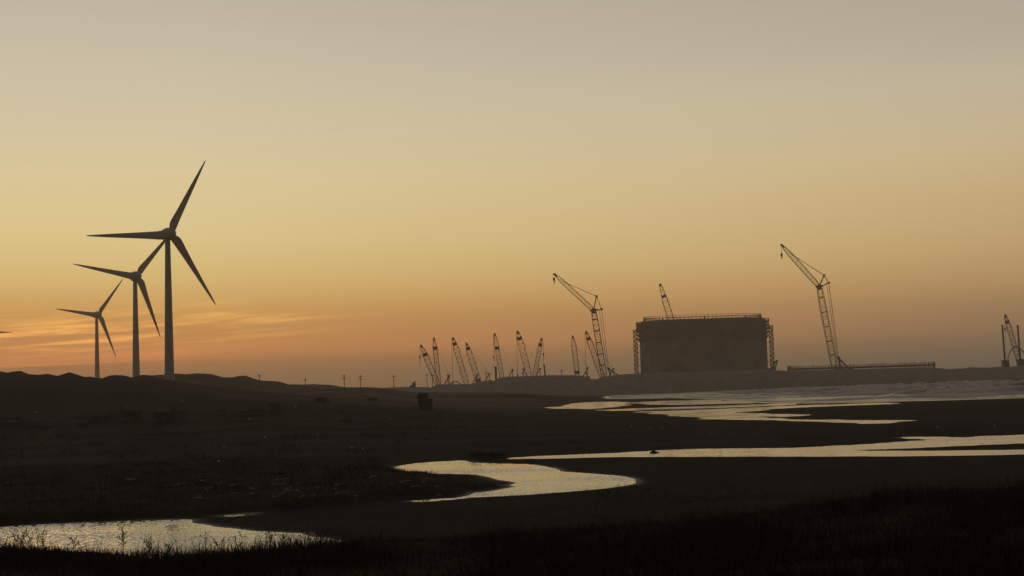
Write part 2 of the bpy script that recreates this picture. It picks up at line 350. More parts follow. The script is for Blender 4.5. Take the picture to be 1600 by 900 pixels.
def m_sea(n, l, p, o):
    a = noise_of(n, l, .09, 8, (.55, 1.3, 1), .62)
    at = n.new('ShaderNodeAttribute'); at.attribute_name = 'foam'
    ad = n.new('ShaderNodeMath'); ad.operation = 'ADD'; l.new(a, ad.inputs[0]); l.new(at.outputs['Fac'], ad.inputs[1])
    l.new(cramp(n, l, ad.outputs[0], (.05, .045, .04), (.70, .55, .42), .44, .72), p.inputs['Base Color'])
    rr = n.new('ShaderNodeMapRange'); l.new(ad.outputs[0], rr.inputs[0]); rr.inputs[1].default_value = .45; rr.inputs[2].default_value = .7; rr.inputs[3].default_value = .15; rr.inputs[4].default_value = .9
    l.new(rr.outputs[0], p.inputs['Roughness']); p.inputs['IOR'].default_value = 1.33
    bu = n.new('ShaderNodeBump'); bu.inputs['Strength'].default_value = .8; bu.inputs['Distance'].default_value = .5
    l.new(noise_of(n, l, .7, 5, (1, 1.5, 1)), bu.inputs['Height']); l.new(bu.outputs[0], p.inputs['Normal'])
M_SEA = mat('surf', m_sea)
M_EMB = plain('embankment_rubble', (.27, .205, .145), (.17, .13, .093), .95, .25, bump=.5, spec=.15)
M_WHITE = plain('weathered_white_paint', (.34, .32, .295), (.26, .245, .225), .55, .3)
M_CONC = plain('raw_concrete', (.25, .225, .19), (.10, .088, .072), .9, .07, spec=.2)
M_STEEL = plain('dark_painted_steel', (.15, .08, .055), (.08, .045, .035), .6, .4)
M_STEELG = plain('grey_scaffold_steel', (.09, .08, .07), (.05, .045, .04), .6, .5)
M_ROPE = plain('wire_rope', (.03, .03, .03), (.02, .02, .02), .7)
M_PILE = plain('rusty_pile_steel', (.06, .035, .025), (.03, .02, .018), .8, 1.)
M_WOODP = plain('pole_wood', (.09, .07, .055), (.05, .04, .03), .9, 2.)
M_TIMBER = plain('dark_weathered_timber', (.035, .028, .022), (.018, .015, .012), .9, 3.)
M_TARP = plain('dark_tarpaulin', (.018, .016, .012), (.010, .009, .007), .8, 2.)
M_BLOCK = plain('pale_blocks', (.10, .09, .08), (.06, .055, .05), .9, 3.)
M_DRIFT = plain('bleached_driftwood', (.34, .30, .25), (.16, .14, .12), .85, 6.)
M_GRASS = plain('dry_grass', (.030, .026, .015), (.014, .014, .008), .9, 5., spec=.1)
M_BUSH = plain('scrub_leaves', (.022, .024, .014), (.012, .012, .008), .9, 3., spec=.1)
M_ROCK = plain('wet_rock', (.03, .027, .024), (.015, .014, .013), .7, 3.)
M_LITTER = plain('pale_litter', (.6, .58, .52), (.35, .33, .3), .7, 5.)
M_RUBBER = plain('tyre_rubber', (.02, .02, .02), (.012, .012, .012), .9)
M_GLASS = plain('cab_glass', (.03, .035, .04), (.02, .02, .025), .15)
M_YEL = plain('yellow_machine_paint', (.22, .13, .03), (.13, .08, .025), .55, 1.)

# ------------------------------------------------------------------ mesh builders
class MB:
    def __init__(s): s.v = []; s.f = []
    def add(s, V, Fc):
        o = len(s.v); s.v += [tuple(p) for p in V]; s.f += [tuple(i + o for i in f) for f in Fc]
    def bar(s, a, b, w, w2=None, n=4):
        a = Vector(a); b = Vector(b); d = b - a
        if d.length < 1e-6: return
        z = d.normalized(); x = z.orthogonal().normalized(); y = z.cross(x); w2 = w if w2 is None else w2
        V = []
        for p, q in ((a, w), (b, w2)):
            for k in range(n):
                t = 2 * pi * (k + .5) / n; V.append(p + (x * cos(t) + y * sin(t)) * q * .5 * (1.41 if n == 4 else 1))
        Fc = [(k, (k + 1) % n, n + (k + 1) % n, n + k) for k in range(n)] + [tuple(range(n - 1, -1, -1)), tuple(range(n, 2 * n))]
        s.add(V, Fc)
    def box(s, c, sz, rz=0., taper=1.):
        cx, cy, cz = c; V = []
        for dz in (-.5, .5):
            t = 1 if dz > 0 else taper
            for dx, dy in ((-.5, -.5), (.5, -.5), (.5, .5), (-.5, .5)):
                x = dx * sz[0] * t; y = dy * sz[1] * t
                V.append((cx + x * cos(rz) - y * sin(rz), cy + x * sin(rz) + y * cos(rz), cz + dz * sz[2]))
        s.add(V, [(3, 2, 1, 0), (4, 5, 6, 7), (0, 1, 5, 4), (1, 2, 6, 5), (2, 3, 7, 6), (3, 0, 4, 7)])
    def lathe(s, prof, n=32, c=(0, 0, 0), cap=True, a0=0., a1=2 * pi):
        full = abs(a1 - a0 - 2 * pi) < 1e-6; m = n if full else n + 1; V = []
        for r, z in prof:
            for k in range(m):
                t = a0 + (a1 - a0) * k / n; V.append((c[0] + r * cos(t), c[1] + r * sin(t), c[2] + z))
        Fc = []
        for i in range(len(prof) - 1):
            for k in range(n):
                k2 = (k + 1) % m; Fc.append((i * m + k, i * m + k2, (i + 1) * m + k2, (i + 1) * m + k))
        if cap and full: Fc.append(tuple(range(m - 1, -1, -1))); Fc.append(tuple((len(prof) - 1) * m + k for k in range(m)))
        s.add(V, Fc)
    def tube(s, pts, w, n=6):
        for a, b in zip(pts[:-1], pts[1:]): s.bar(a, b, w, n=n)
    def build(s, name, m, parent=None, smooth=False):
        me = bpy.data.meshes.new(name); me.from_pydata(s.v, [], s.f); me.materials.append(m)
        if smooth: me.polygons.foreach_set('use_smooth', [True] * len(me.polygons))
        me.update()
        o = bpy.data.objects.new(name, me); COL.objects.link(o)
        if parent is not None:
            o.parent = parent; o.matrix_parent_inverse = Matrix.Identity(4)
        return o
def thing(name, label, cat, loc, rz=0., group=None):
    o = bpy.data.objects.new(name, None); COL.objects.link(o); o.location = loc; o.rotation_euler = (0, 0, rz); o.empty_display_size = .5
    o['label'] = label; o['category'] = cat
    if group: o['group'] = group
    return o
def tag(o, label=None, cat=None, group=None, kind=None):
    for k, v in (('label', label), ('category', cat), ('group', group), ('kind', kind)):
        if v: o[k] = v
    return o
def np_mesh(name, V, quads=None, tris=None, m=None, attrs=None, smooth=True):
    me = bpy.data.meshes.new(name); me.vertices.add(len(V)); me.vertices.foreach_set('co', np.ascontiguousarray(V, np.float32).ravel())
    Fc = quads if quads is not None else tris; k = Fc.shape[1]
    me.loops.add(Fc.size); me.loops.foreach_set('vertex_index', Fc.astype(np.int32).ravel())
    me.polygons.add(len(Fc)); me.polygons.foreach_set('loop_start', np.arange(len(Fc), dtype=np.int32) * k)
    me.polygons.foreach_set('use_smooth', np.full(len(Fc), smooth))
    for an, av in (attrs or {}).items():
        at = me.attributes.new(an, 'FLOAT', 'POINT'); at.data.foreach_set('value', av.astype(np.float32))
    me.materials.append(m); me.update(calc_edges=True); me.validate()
    o = bpy.data.objects.new(name, me); COL.objects.link(o); return o

# ------------------------------------------------------------------ ground, water, sea, embankment
col_f = np.arange(-R_(27), R_(27), 2.0 / F)
cols = np.concatenate([np.arange(-pi, -R_(27), R_(1.5)), col_f, np.arange(R_(27), pi - R_(.8), R_(1.5))])
rows = [2., 5, 9, 13]
d = 16.
while d < 40: rows.append(d); d += .55
while d < 52: rows.append(d); d += .35
while d < 420:
    rows.append(d); p = EYE * F / d
    d = EYE * F / (p - (1.3 if p > 90 else .42)) if p > 35 else d * 1.008
while d < 720: rows.append(d); d += 5.
while d < 2400: rows.append(d); d *= 1.06
rows = np.array(rows + [2400.])
AA, RR = np.meshgrid(cols, rows); Xg = RR * np.sin(AA); Yg = RR * np.cos(AA)
Zg, vegm, wetm, hazem = terrain(Xg, Yg, True)
nr, nc = AA.shape
V = np.stack([Xg.ravel(), Yg.ravel(), Zg], 1)
ii = (np.arange(nr - 1)[:, None] * nc + np.arange(nc)[None]).ravel(); jj = (np.arange(nr - 1)[:, None] * nc + (np.arange(nc)[None] + 1) % nc).ravel()
Q = np.stack([ii, jj, jj + nc, ii + nc], 1)[:, ::-1]
V = np.vstack([V, [[0, 0, float(Zg[:nc].mean())]]])
ground = np_mesh('ground', V, quads=Q, m=M_GROUND, attrs={'plants': np.append(vegm, 1), 'wet': np.append(wetm, 0), 'dry': np.append(hazem, 0)})  # 'dry' carries the painted haze mask
tag(ground, 'dark wet sand flats and low scrubby dunes', kind='structure')

wb = MB()
wv = []
for r_ in (41., 700.):
    for a_ in np.linspace(R_(-32), R_(32), 65): wv.append((r_ * sin(a_), r_ * cos(a_), 0))
wb.add(wv, [(k + 1, k, 65 + k, 66 + k) for k in range(64)])
water = wb.build('water', M_WATER); tag(water, 'shallow stream and tidal pools reflecting the evening sky', kind='structure')

# sea: broken surf between the flats and the embankment
sa = np.arange(R_(1.5), R_(34), 2.0 / F); sr = [235.]
while sr[-1] < 1200: sr.append(sr[-1] + (1.6 if sr[-1] < 700 else 8))
SA, SR = np.meshgrid(sa, np.array(sr)); SX = (SR * np.sin(SA)).ravel(); SY = (SR * np.cos(SA)).ravel()
sds = sdist(np.stack([SX, SY], 1), POLY['SEA'])
amp = sstep(2, 70, sds) * (.35 + .65 * sstep(R_(4), R_(15), SA.ravel()))
wv1 = fbm(SX / 75 + .3 * fbm(SX / 60, SY / 60, 5), SY / 13 + .5 * fbm(SX / 30, SY / 30, 8), 91, 4); crest = np.clip(1 - np.abs(wv1) * 3.2, 0, 1) ** 2
chop = fbm(SX / 5, SY / 3, 95, 4)
SZ = -.25 + .27 * sstep(-4, 3, sds) + amp * (1.6 * crest + .75 * chop) + .03 * chop * sstep(0, 20, sds)
foam = -.11 + .36 * crest + .05 * chop + .10 * np.exp(-((sds - 3) / 5) ** 2) + .06 * amp
m_, n_ = SA.shape; ii = (np.arange(m_ - 1)[:, None] * n_ + np.arange(n_ - 1)[None]).ravel()
sea = np_mesh('sea', np.stack([SX, SY, SZ], 1), quads=np.stack([ii + n_, ii + n_ + 1, ii + 1, ii], 1)[:, ::1], m=M_SEA, attrs={'foam': foam})
tag(sea, 'churned brown surf rolling in towards the flats', kind='structure')

SIL_E = [(420,622),(540,613),(590,607),(615,605),(640,604.5),(668,604.5),(673,606),(680,602),(688,600.5),(700,600.8),(720,600.3),(735,600),(745,597.5),(752,596),(760,595),(766,593.5),(772,595.3),(776,592.5),(783,590),(795,588.2),(805,588.2),
         (840,587),(850,586.3),(905,586.3),(915,588.3),(922,592.3),(933,592.6),(938,589.5),(945,588),(955,587),(962,585.6),(985,584),(1003,583.3),(1100,581),(1197,577),(1206,577.2),(1214,578.6),(1230,579.3),(1300,577.7),(1380,575.6),
         (1430,574),(1457,574.2),(1475,575.8),(1483,577),(1496,575.2),(1503,575.8),(1518,573.7),(1530,574.4),(1545,574.4),(1560,573),(1575,573.2),(1600,571),(1700,568),(1900,562),(2300,556)]
BASE_E = [(420,540),(940,530),(1050,525),(1150,555),(1250,600),(1420,640),(1600,690),(1900,760),(2300,820)]
e_az = np.array([az_el(x, y)[0] for x, y in SIL_E]); e_el = np.array([az_el(x, y)[1] for x, y in SIL_E])
b_az = np.array([az_el(x, 600)[0] for x, _ in BASE_E]); b_r = np.array([r for _, r in BASE_E])
def emb_z(a, off=0.):
    r = np.interp(a, b_az, b_r) + 60; return EYE + np.interp(a, e_az, e_el) * r
ea = np.arange(az_el(425, 600)[0], az_el(2250, 600)[0], 1.2 / F)
prof = [(-12, None, -1.5), (0, None, 0.)] + [(8 + 5.2 * k, k / 10, None) for k in range(11)] + [(64, 1., -.3), (70, 1., -1.6), (85, 1., -3.2), (250, 1., -3.4), (600, 1., -3.4), (700, None, -1.)]
rb = np.interp(ea, b_az, b_r); zc = emb_z(ea); EV = []
for off, t, dz in prof:
    r_ = rb + off
    if t is None: z_ = np.full_like(ea, dz)
    else:
        z_ = (0.0 + zc * t ** .85) if dz is None else zc + dz
        w = .35 * fbm(r_ * np.sin(ea) / 3.1, r_ * 0 + off / 3.1, 7, 3)
        if dz is None: z_ = z_ + w * (1 - t * .6)
    EV.append(np.stack([r_ * np.sin(ea), r_ * np.cos(ea), z_], 1))
ne = len(ea); EV = np.concatenate(EV); ii = (np.arange(len(prof) - 1)[:, None] * ne + np.arange(ne - 1)[None]).ravel()
emb = np_mesh('embankment', EV, quads=np.stack([ii, ii + 1, ii + ne + 1, ii + ne], 1), m=M_EMB)
tag(emb, 'long earth and rubble embankment of the construction site', kind='structure')
def stand_z(x, Y=None):
    a = atan2(x[0], x[1]); return float(emb_z(a)) - 3.4
def on_site(px, Y):                    # ground point of the plateau under the vertical through a pixel column near the skyline
    p = at_y(px, 590, Y); z = stand_z((p.x, p.y)); return Vector((p.x, p.y, z))

# ------------------------------------------------------------------ wind turbines
def blade_mesh(Rr):
    st = [(0.6, 2.3, 2.2, 0), (1.6, 2.6, 2.1, .03), (2.6, 3.3, 1.8, .10), (3.6, 3.75, 1.5, .15), (5.0, 3.7, 1.2, .18), (7.0, 3.4, .95, .18), (9, 3.1, .8, .18), (12, 2.75, .65, .18), (16, 2.35, .5, .18), (20, 1.98, .4, .18), (24, 1.62, .3, .18), (28, 1.22, .2, .18), (31.5, .85, .14, .18), (34.4, .5, .08, .18), (35.5, .12, .04, .18)]
    n = 14; V = []; Fc = []
    for r_, c, th, off in st:
        tw = R_(14) * max(0, 1 - r_ / 22)
        for k in range(n):
            t = 2 * pi * k / n; x = cos(t) * c / 2; y = sin(t) * th / 2 * (1 if r_ < 2 else (.55 + .45 * (-cos(t))) if False else 1)
            x += off * c
            V.append((x * cos(tw) - y * sin(tw), x * sin(tw) + y * cos(tw), r_ * Rr / 35.5))
    for i in range(len(st) - 1):
        for k in range(n): Fc.append((i * n + k, i * n + (k + 1) % n, (i + 1) * n + (k + 1) % n, (i + 1) * n + k))
    Fc.append(tuple(range(n))[::-1]); Fc.append(tuple((len(st) - 1) * n + k for k in range(n)))
    b = MB(); b.add(V, Fc); return b
BLADE = None; tower_me = None
def turbine(hub_px, d, th0, label, yaw=R_(35)):
    """yaw turns the rotor's nose to the viewer's right"""
    hub = at_y(hub_px[0], hub_px[1], d)
    s = Vector((sin(yaw), -cos(yaw), 0)); back = hub - s * 3.9
    gz = min(float(terrain([back.x], [back.y])[0]), 6.)
    root = thing('wind_turbine', label, 'wind turbine', (back.x, back.y, gz), 0, 'wind turbines behind the dunes')
    H = hub.z - gz
    m = MB(); m.lathe([(2.15, -1.5), (2.1, 0), (1.75, H * .35), (1.35, H * .7), (1.05, H - 1.6), (1.05, H - 1.2)], 28)
    tw = m.build('tower', M_WHITE, root, True)
    m = MB(); m.lathe([(2.25, -.5), (2.25, .25)], 28); m.build('tower_flange', M_STEELG, tw)
    m = MB(); m.box((s.x * 2.13, s.y * 2.13, 2.2), (.9, .16, 2.0), yaw); m.build('door', M_STEELG, tw)
    # egg shaped nacelle, axis along local Z then turned
    nz = MB(); prof = [(.05, -6.0), (.8, -5.8), (1.5, -5.0), (2.15, -3.4), (2.6, -1.4), (2.75, .3), (2.7, 1.4), (2.45, 2.0)]
    nz.lathe([(r, z) for r, z in prof], 24); no = nz.build('nacelle', M_WHITE, root, True)
    q = s.to_track_quat('Z', 'Y'); no.rotation_mode = 'QUATERNION'; no.rotation_quaternion = q; no.location = (0, 0, H)
    ms = MB(); hv = Vector((0, 0, H)); bk = -s * 5.2; up = Vector((0, 0, 1))
    for k in (-.5, .4):
        a_ = hv + bk + up * 1.3 + Vector((cos(yaw), sin(yaw), 0)) * k; b_ = a_ + up * (1.5 + k * .5) - s * 2.6; ms.bar(a_, b_, .13, n=5)
        ms.bar(b_ - s * .4 - up * .2, b_ + s * .4 + up * .2, .1, n=5)
    ms.build('weather_mast', M_STEELG, root)
    hb = MB(); hb.lathe([(2.45, -1.0), (2.5, -.2), (2.3, .8), (1.8, 1.8), (1.0, 2.5), (.05, 2.8)], 24)
    ho = hb.build('hub', M_WHITE, root, True); ho.rotation_mode = 'QUATERNION'; ho.rotation_quaternion = q; ho.location = hv + s * 3.0
    u = Vector((cos(yaw), sin(yaw), 0))
    global BLADE
    for k in range(3):
        t = th0 + k * 2 * pi / 3
        dirv = u * cos(t) + up * sin(t); te = -u * sin(t) + up * cos(t)      # trailing edge towards counter-clockwise
        nrm = te.cross(dirv)
        if BLADE is None:
            bo = blade_mesh(35.5).build('blade', M_WHITE, root, True); BLADE = bo.data
        else:
            bo = bpy.data.objects.new('blade', BLADE); COL.objects.link(bo); bo.parent = root
        mt = Matrix((te, -nrm, dirv)).transposed()
        if mt.determinant() < 0: mt = Matrix((te, nrm, dirv)).transposed()
        # lens-side convention keeps x -> trailing edge, z -> tip
        bo.matrix_local = Matrix.Translation(hv + s * 3.4) @ mt.to_4x4()
    return root
turbine((267.3, 364.8), 585, R_(63.3), 'nearest and largest white wind turbine, its dark tower foot fading into the dune haze')
turbine((215, 431), 766, R_(50.6), 'middle wind turbine whose upper blade passes behind the hub of the nearest one')
turbine((154.8, 491.5), 1090, R_(53.3), 'smallest fully visible wind turbine, furthest left of the three towers on the dunes', R_(44))
turbine((-38, 520), 1390, R_(0.5), 'distant wind turbine off the left edge, only one level blade tip in view', R_(36))

# ------------------------------------------------------------------ lattice members
def lattice(m, A, B, w, depth=None, chord=.22, lace=.12, bays=None, taper_end=True, side=None, end_w=.35, start_w=.5):
    A = Vector(A); B = Vector(B); ax = (B - A); Ln = ax.length; ax.normalize()
    side = Vector(side) if side is not None else Vector((0, 1, 0)).cross(ax)
    side = (side - ax * side.dot(ax)).normalized(); nrm = ax.cross(side).normalized()
    depth = depth or w
    bays = bays or max(4, int(Ln / w))
    def wid(t):
        if not taper_end: return 1.
        k = 1.
        if t < .09: k = start_w + (1 - start_w) * t / .09
        if t > .8: k = end_w + (1 - end_w) * (1 - t) / .2
        return k
    def corner(t, i):
        k = wid(t); sx, sy = ((-1, -1), (1, -1), (1, 1), (-1, 1))[i]
        return A + ax * Ln * t + side * sx * w * .5 * k + nrm * sy * depth * .5 * k
    for j in range(bays):
        t0, t1 = j / bays, (j + 1) / bays
        for i in range(4):
            m.bar(corner(t0, i), corner(t1, i), chord)
            i2 = (i + 1) % 4
            if j % 2: m.bar(corner(t0, i), corner(t1, i2), lace)
            else: m.bar(corner(t0, i2), corner(t1, i), lace)
            if i % 2 == 0: m.bar(corner(t0, i), corner(t0, i2), lace)
    return side, nrm

def crawler(px_base, px_tip, Y, wpx, label, hook=None, rope_to=None, face=1, boom_ext=True, panels=(.12,), gantry=True, name='crawler_crane', group='crawler cranes on the embankment', big=None, chord=.18, lace=.105):
    """lattice boom crane: boom foot and tip given where the skyline shows them, at depth Y"""
    foot_sky = at_y(px_base[0], px_base[1], Y); tip = at_y(px_tip[0], px_tip[1], Y)
    gz = stand_z((foot_sky.x, foot_sky.y))
    dirv = (foot_sky - tip).normalized(); t = (tip.z - (gz + 2.2)) / max(1e-3, -dirv.z); foot = tip + dirv * t
    cx = foot.x + face * 1.2; root = thing(name, label, 'crane', (cx, Y, gz), 0, group); o = Vector((cx, Y, gz))
    W = wpx * Y / F
    def P(p): return Vector(p) - o
    # undercarriage and house
    for sy in (-1, 1):
        m = MB(); m.add([(x, sy * 2.6 + dy, z) for dy in (-.45, .45) for x, z in ((-3.6, .5), (-3.1, .05), (3.1, .05), (3.6, .5), (3.6, .9), (3.1, 1.3), (-3.1, 1.3), (-3.6, .9))],
                        [tuple(range(8))[::-1], tuple(range(8, 16))] + [(k, (k + 1) % 8, 8 + (k + 1) % 8, 8 + k) for k in range(8)])
        m.build('track', M_RUBBER, root)
    m = MB(); m.box((0, 0, .9), (2.6, 4.6, .7)); m.build('carbody', M_STEEL, root)
    m = MB(); m.box((face * 1.6, 0, 2.25), (5.6, 3.0, 1.7)); m.box((face * 1.8, 0, 3.2), (3.6, 2.2, .3)); m.build('machinery_house', M_STEEL, root)
    m = MB(); m.box((face * 5.0, 0, 2.3), (1.4, 3.6, 2.2)); m.build('counterweight', M_CONC, root)
    m = MB(); m.box((-face * 1.7, -1.9, 2.4), (1.5, 1.0, 1.9)); cb = m.build('cab', M_STEEL, root)
    m = MB(); m.box((-face * 1.7, -2.43, 2.7), (1.2, .06, .9)); m.build('window', M_GLASS, cb)
    # boom
    m = MB(); side, nrm = lattice(m, P(foot), P(tip), W, W * .8, chord, lace, max(8, int((tip - foot).length / (W * .95)))); bm = m.build('boom', M_STEEL, root)
    m = MB(); ax = (tip - foot).normalized()
    m.bar(P(tip - ax * 1.3), P(tip + ax * .7), .9 * max(.8, W / 3), n=6)
    m.build('boom_head', M_STEEL, bm)
    for pt in panels:
        c_ = tip.lerp(foot, pt); m = MB(); k = min(1, .35 + .65 * pt / .2)
        m.bar(P(c_ - ax * .9), P(c_ + ax * .9), W * k * .8, n=4); m.build('boom_panel', M_STEEL, bm)
    # gantry and pendants behind the boom
    gb = Vector((face * 2.6, 0, 3.0)); gt = Vector((face * 4.6, 0, 8.2 if not big else big))
    m = MB()
    for sy in (-1.1, 1.1):
        m.bar((face * 1.6, sy, 3.0), (gt.x, sy * .5, gt.z), .34); m.bar((face * 4.4, sy, 3.0), (gt.x, sy * .5, gt.z), .26)
    m.box((gt.x, 0, gt.z), (1.5, 1.6, .5)); m.build('gantry', M_STEEL, root)
    m = MB()
    for sy in (-.5, .5): m.bar((gt.x, sy, gt.z), P(tip - ax * 1.0) + Vector((0, sy * .4, 0)), .07, n=3)
    m.build('pendant_line', M_ROPE, root)
    if hook is not None:
        h_top = tip + Vector((-face * .8, -.4, 0)); hz = at_y(px_tip[0], hook, Y).z
        m = MB(); m.bar(P(h_top), P(Vector((h_top.x, h_top.y, hz))), .13, n=4); rp = m.build('hoist_rope', M_ROPE, root)
        hp = P(Vector((h_top.x, h_top.y, hz)))
        m = MB(); m.box((hp.x, hp.y, hp.z - .8), (.85, .6, 1.7), 0, .6); hb = m.build('hook_block', M_STEEL, root)
        m = MB(); m.tube([(hp.x + .35 * cos(t) , hp.y, hp.z - 2.2 + .45 * sin(t)) for t in np.linspace(pi / 2, -pi * .8, 8)], .16, 4); m.build('hook', M_STEEL, hb)
        if rope_to is not None:
            z2 = at_y(px_tip[0], rope_to, Y).z - o.z
            m = MB(); m.bar((hp.x, hp.y, hp.z - 2.4), (hp.x, hp.y, z2), .1, n=4); m.build('sling', M_ROPE, root)
    return root, o, foot, tip
crawler((684, 600), (658, 540), 800, 7.5, 'crane with strongly leaning boom and dangling hook, leftmost of all the cranes', hook=556, rope_to=577, panels=(.22,))
crawler((686, 600), (678, 529), 810, 6.5, 'nearly upright narrow crane boom crossing the leftmost leaning crane', panels=(.2,))
crawler((729, 600), (708, 528.5), 800, 8, 'taller crane of the close parallel pair left of the mound', hook=597, panels=(.12,))
crawler((748, 597), (729, 537), 820, 8, 'shorter crane of the close parallel pair left of the mound', panels=(.12, .9))
crawler((784, 588), (773, 522), 790, 6.5, 'crane on the mound lifting above a thick upright pile', hook=556, rope_to=574, panels=(.3,))
crawler((827, 588), (809, 518.5), 800, 9, 'leaning crane with wide boom and rope to the ground, forming a V with its neighbour', hook=584, panels=(.14,))
crawler((835, 588), (846, 529.5), 805, 6, 'only small crane whose boom leans to the right, hook over a short pile', hook=552, rope_to=570, face=-1, panels=(.15,))
crawler((902, 586), (895, 526), 810, 7, 'nearly upright crane alone on the mound left of the tall luffing crane', panels=(.85,))
crawler((941, 588), (916, 519), 800, 8, 'small leaning crane half hidden by the mast of the tall luffing crane', hook=582, panels=(.14,))
crawler((1052.5, 512), (1031.5, 444.5), 1030, 9, 'crane rising behind the great round tank, only its boom top in view', panels=(.13,))
crawler((1594, 571), (1571, 492.5), 830, 6.5, 'crane by the right edge standing between two slender upright piles', hook=512, panels=(.13,), rope_to=560)

def luffer(base, knee, tip, apex, rear, stay_foot, Y, wpx, wj, label, hook):
    B = at_y(*base, Y); K = at_y(*knee, Y); T = at_y(*tip, Y); Ap = at_y(*apex, Y); Re = at_y(*rear, Y); Sf = at_y(*stay_foot, Y)
    gz = stand_z((B.x, B.y)); dv = (B - K).normalized(); B = K + dv * ((K.z - gz - 2.5) / -dv.z)
    o = Vector((B.x + 2.5, Y, gz)); root = thing('luffing_crane', label, 'crane', o, 0, 'tall luffing jib cranes'); P = lambda p: Vector(p) - o
    for sy in (-1, 1):
        m = MB(); m.add([(x, sy * 4.2 + dy, z) for dy in (-.7, .7) for x, z in ((-5.2, .7), (-4.5, .05), (4.5, .05), (5.2, .7), (5.2, 1.2), (4.5, 1.8), (-4.5, 1.8), (-5.2, 1.2))],
                        [tuple(range(8))[::-1], tuple(range(8, 16))] + [(k, (k + 1) % 8, 8 + (k + 1) % 8, 8 + k) for k in range(8)]); m.build('track', M_RUBBER, root)
    m = MB(); m.box((0, 0, 1.2), (4, 7.2, 1.0)); m.build('carbody', M_STEEL, root)
    m = MB(); m.box((2.5, 0, 3.0), (9, 4, 2.2)); m.build('machinery_house', M_STEEL, root)
    m = MB(); m.box((7.6, 0, 3.2), (2.2, 6, 3.2)); m.build('counterweight', M_CONC, root)
    m = MB(); m.box((-2.6, -2.7, 3.1), (2, 1.4, 2.3)); cb = m.build('cab', M_STEEL, root)
    m = MB(); m.box((-2.6, -3.43, 3.5), (1.6, .06, 1.1)); m.build('window', M_GLASS, cb)
    W = wpx * Y / F; Wj = wj * Y / F
    m = MB(); lattice(m, P(B), P(K), W, W * .9, .22, .12, int((K - B).length / (W * .85)), end_w=.8, start_w=.7); bm = m.build('boom', M_STEEL, root)
    ax = (K - B).normalized()
    for t in (.13, .3, .47, .64, .8):
        c_ = K.lerp(B, t); m = MB()
        m.bar(P(c_ - ax * .3), P(c_ + ax * .3), W * .6); m.build('boom_panel', M_STEEL, bm)
    m = MB(); m.bar(P(K - ax * 2), P(K + ax * 1.5), W * .75, W * .5, n=6); m.bar(P(K) + Vector((-2.2, 0, 0)), P(K) + Vector((2.4, 0, .5)), 1.3, n=6); m.build('boom_head', M_STEEL, bm)
    m = MB(); lattice(m, P(K), P(T), Wj, Wj * .8, .17, .10, int((T - K).length / (Wj * .85)), end_w=.3, start_w=.6); jb = m.build('jib', M_STEEL, root)
    ja = (T - K).normalized(); m = MB(); m.bar(P(T - ja * 2), P(T + ja * .8), 1.3, .8, n=6); m.bar(P(T) + Vector((-1, 0, .2)), P(T) + Vector((.7, 0, .1)), .9, n=5); m.build('jib_head', M_STEEL, jb)
    m = MB()
    for sy in (-.8, .8):
        m.bar(P(K) + Vector((0, sy, 0)), P(Ap) + Vector((0, sy * .5, 0)), .42); m.bar(P(K) + Vector((0, sy, -.4)), P(Re) + Vector((0, sy * .5, 0)), .4)
    for t in (.3, .6, .9): m.bar(P(K.lerp(Ap, t)) + Vector((0, -.6, 0)), P(K.lerp(Ap, t)) + Vector((0, .6, 0)), .3)
    m.box(P(Ap), (1.3, 1.4, 1.2)); m.box(P(Re), (1.4, 1.4, 1.1)); m.build('strut', M_STEEL, root)
    m = MB()
    for sy in (-.5, .5):
        v = Vector((0, sy, 0)); m.bar(P(Ap) + v, P(Re) + v, .18, n=4); m.bar(P(Ap) + v, P(T - ja * 6) + v * .6, .17, n=4)
        m.bar(P(Re) + v, P(Sf) + v, .13, n=4); m.bar(P(Re) + v + Vector((-1.5, 0, 0)), P(Sf) + v * 2 + Vector((-.8, 0, 0)), .1, n=4)
    m.build('pendant_line', M_ROPE, root)
    m = MB(); gt = P(Sf)
    for sy in (-1.6, 1.6):
        m.bar((1.2, sy, 4), (gt.x, sy * .4, gt.z), .6); m.bar((6.5, sy, 4), (gt.x, sy * .4, gt.z), .5)
    for t in (.35, .7): m.bar((1.2 + (gt.x - 1.2) * t, -1.6, 4 + (gt.z - 4) * t), (1.2 + (gt.x - 1.2) * t, 1.6, 4 + (gt.z - 4) * t), .35)
    m.box((gt.x, 0, gt.z), (1.6, 1.8, 1.4)); m.build('gantry', M_STEEL, root)
    hz = P(at_y(tip[0], hook, Y)).z; tp = P(T) + Vector((-.4, -.3, -.3))
    m = MB(); m.bar(tp, (tp.x, tp.y, hz), .16, n=4); m.build('hoist_rope', M_ROPE, root)
    m = MB(); m.box((tp.x, tp.y, hz - 1.1), (1.5, .9, 2.2), 0, .6); hb = m.build('hook_block', M_STEEL, root)
    m = MB(); m.tube([(tp.x + .5 * cos(t), tp.y, hz - 2.8 + .6 * sin(t)) for t in np.linspace(pi / 2, -pi * .8, 8)], .24, 4); m.build('hook', M_STEEL, hb)
    return root
luffer((944, 588), (927.5, 485), (866.5, 428.5), (932, 463), (940, 483), (951, 576), 860, 8.6, 6.2, 'tall luffing crane left of the round tank, jib raised over the small cranes', 434)
luffer((1304, 574), (1280, 448), (1221.5, 383), (1287.5, 430), (1295, 442), (1310, 559), 900, 9.0, 6.8, 'tallest luffing crane, standing right of the tank behind the low ring foundation', 396)

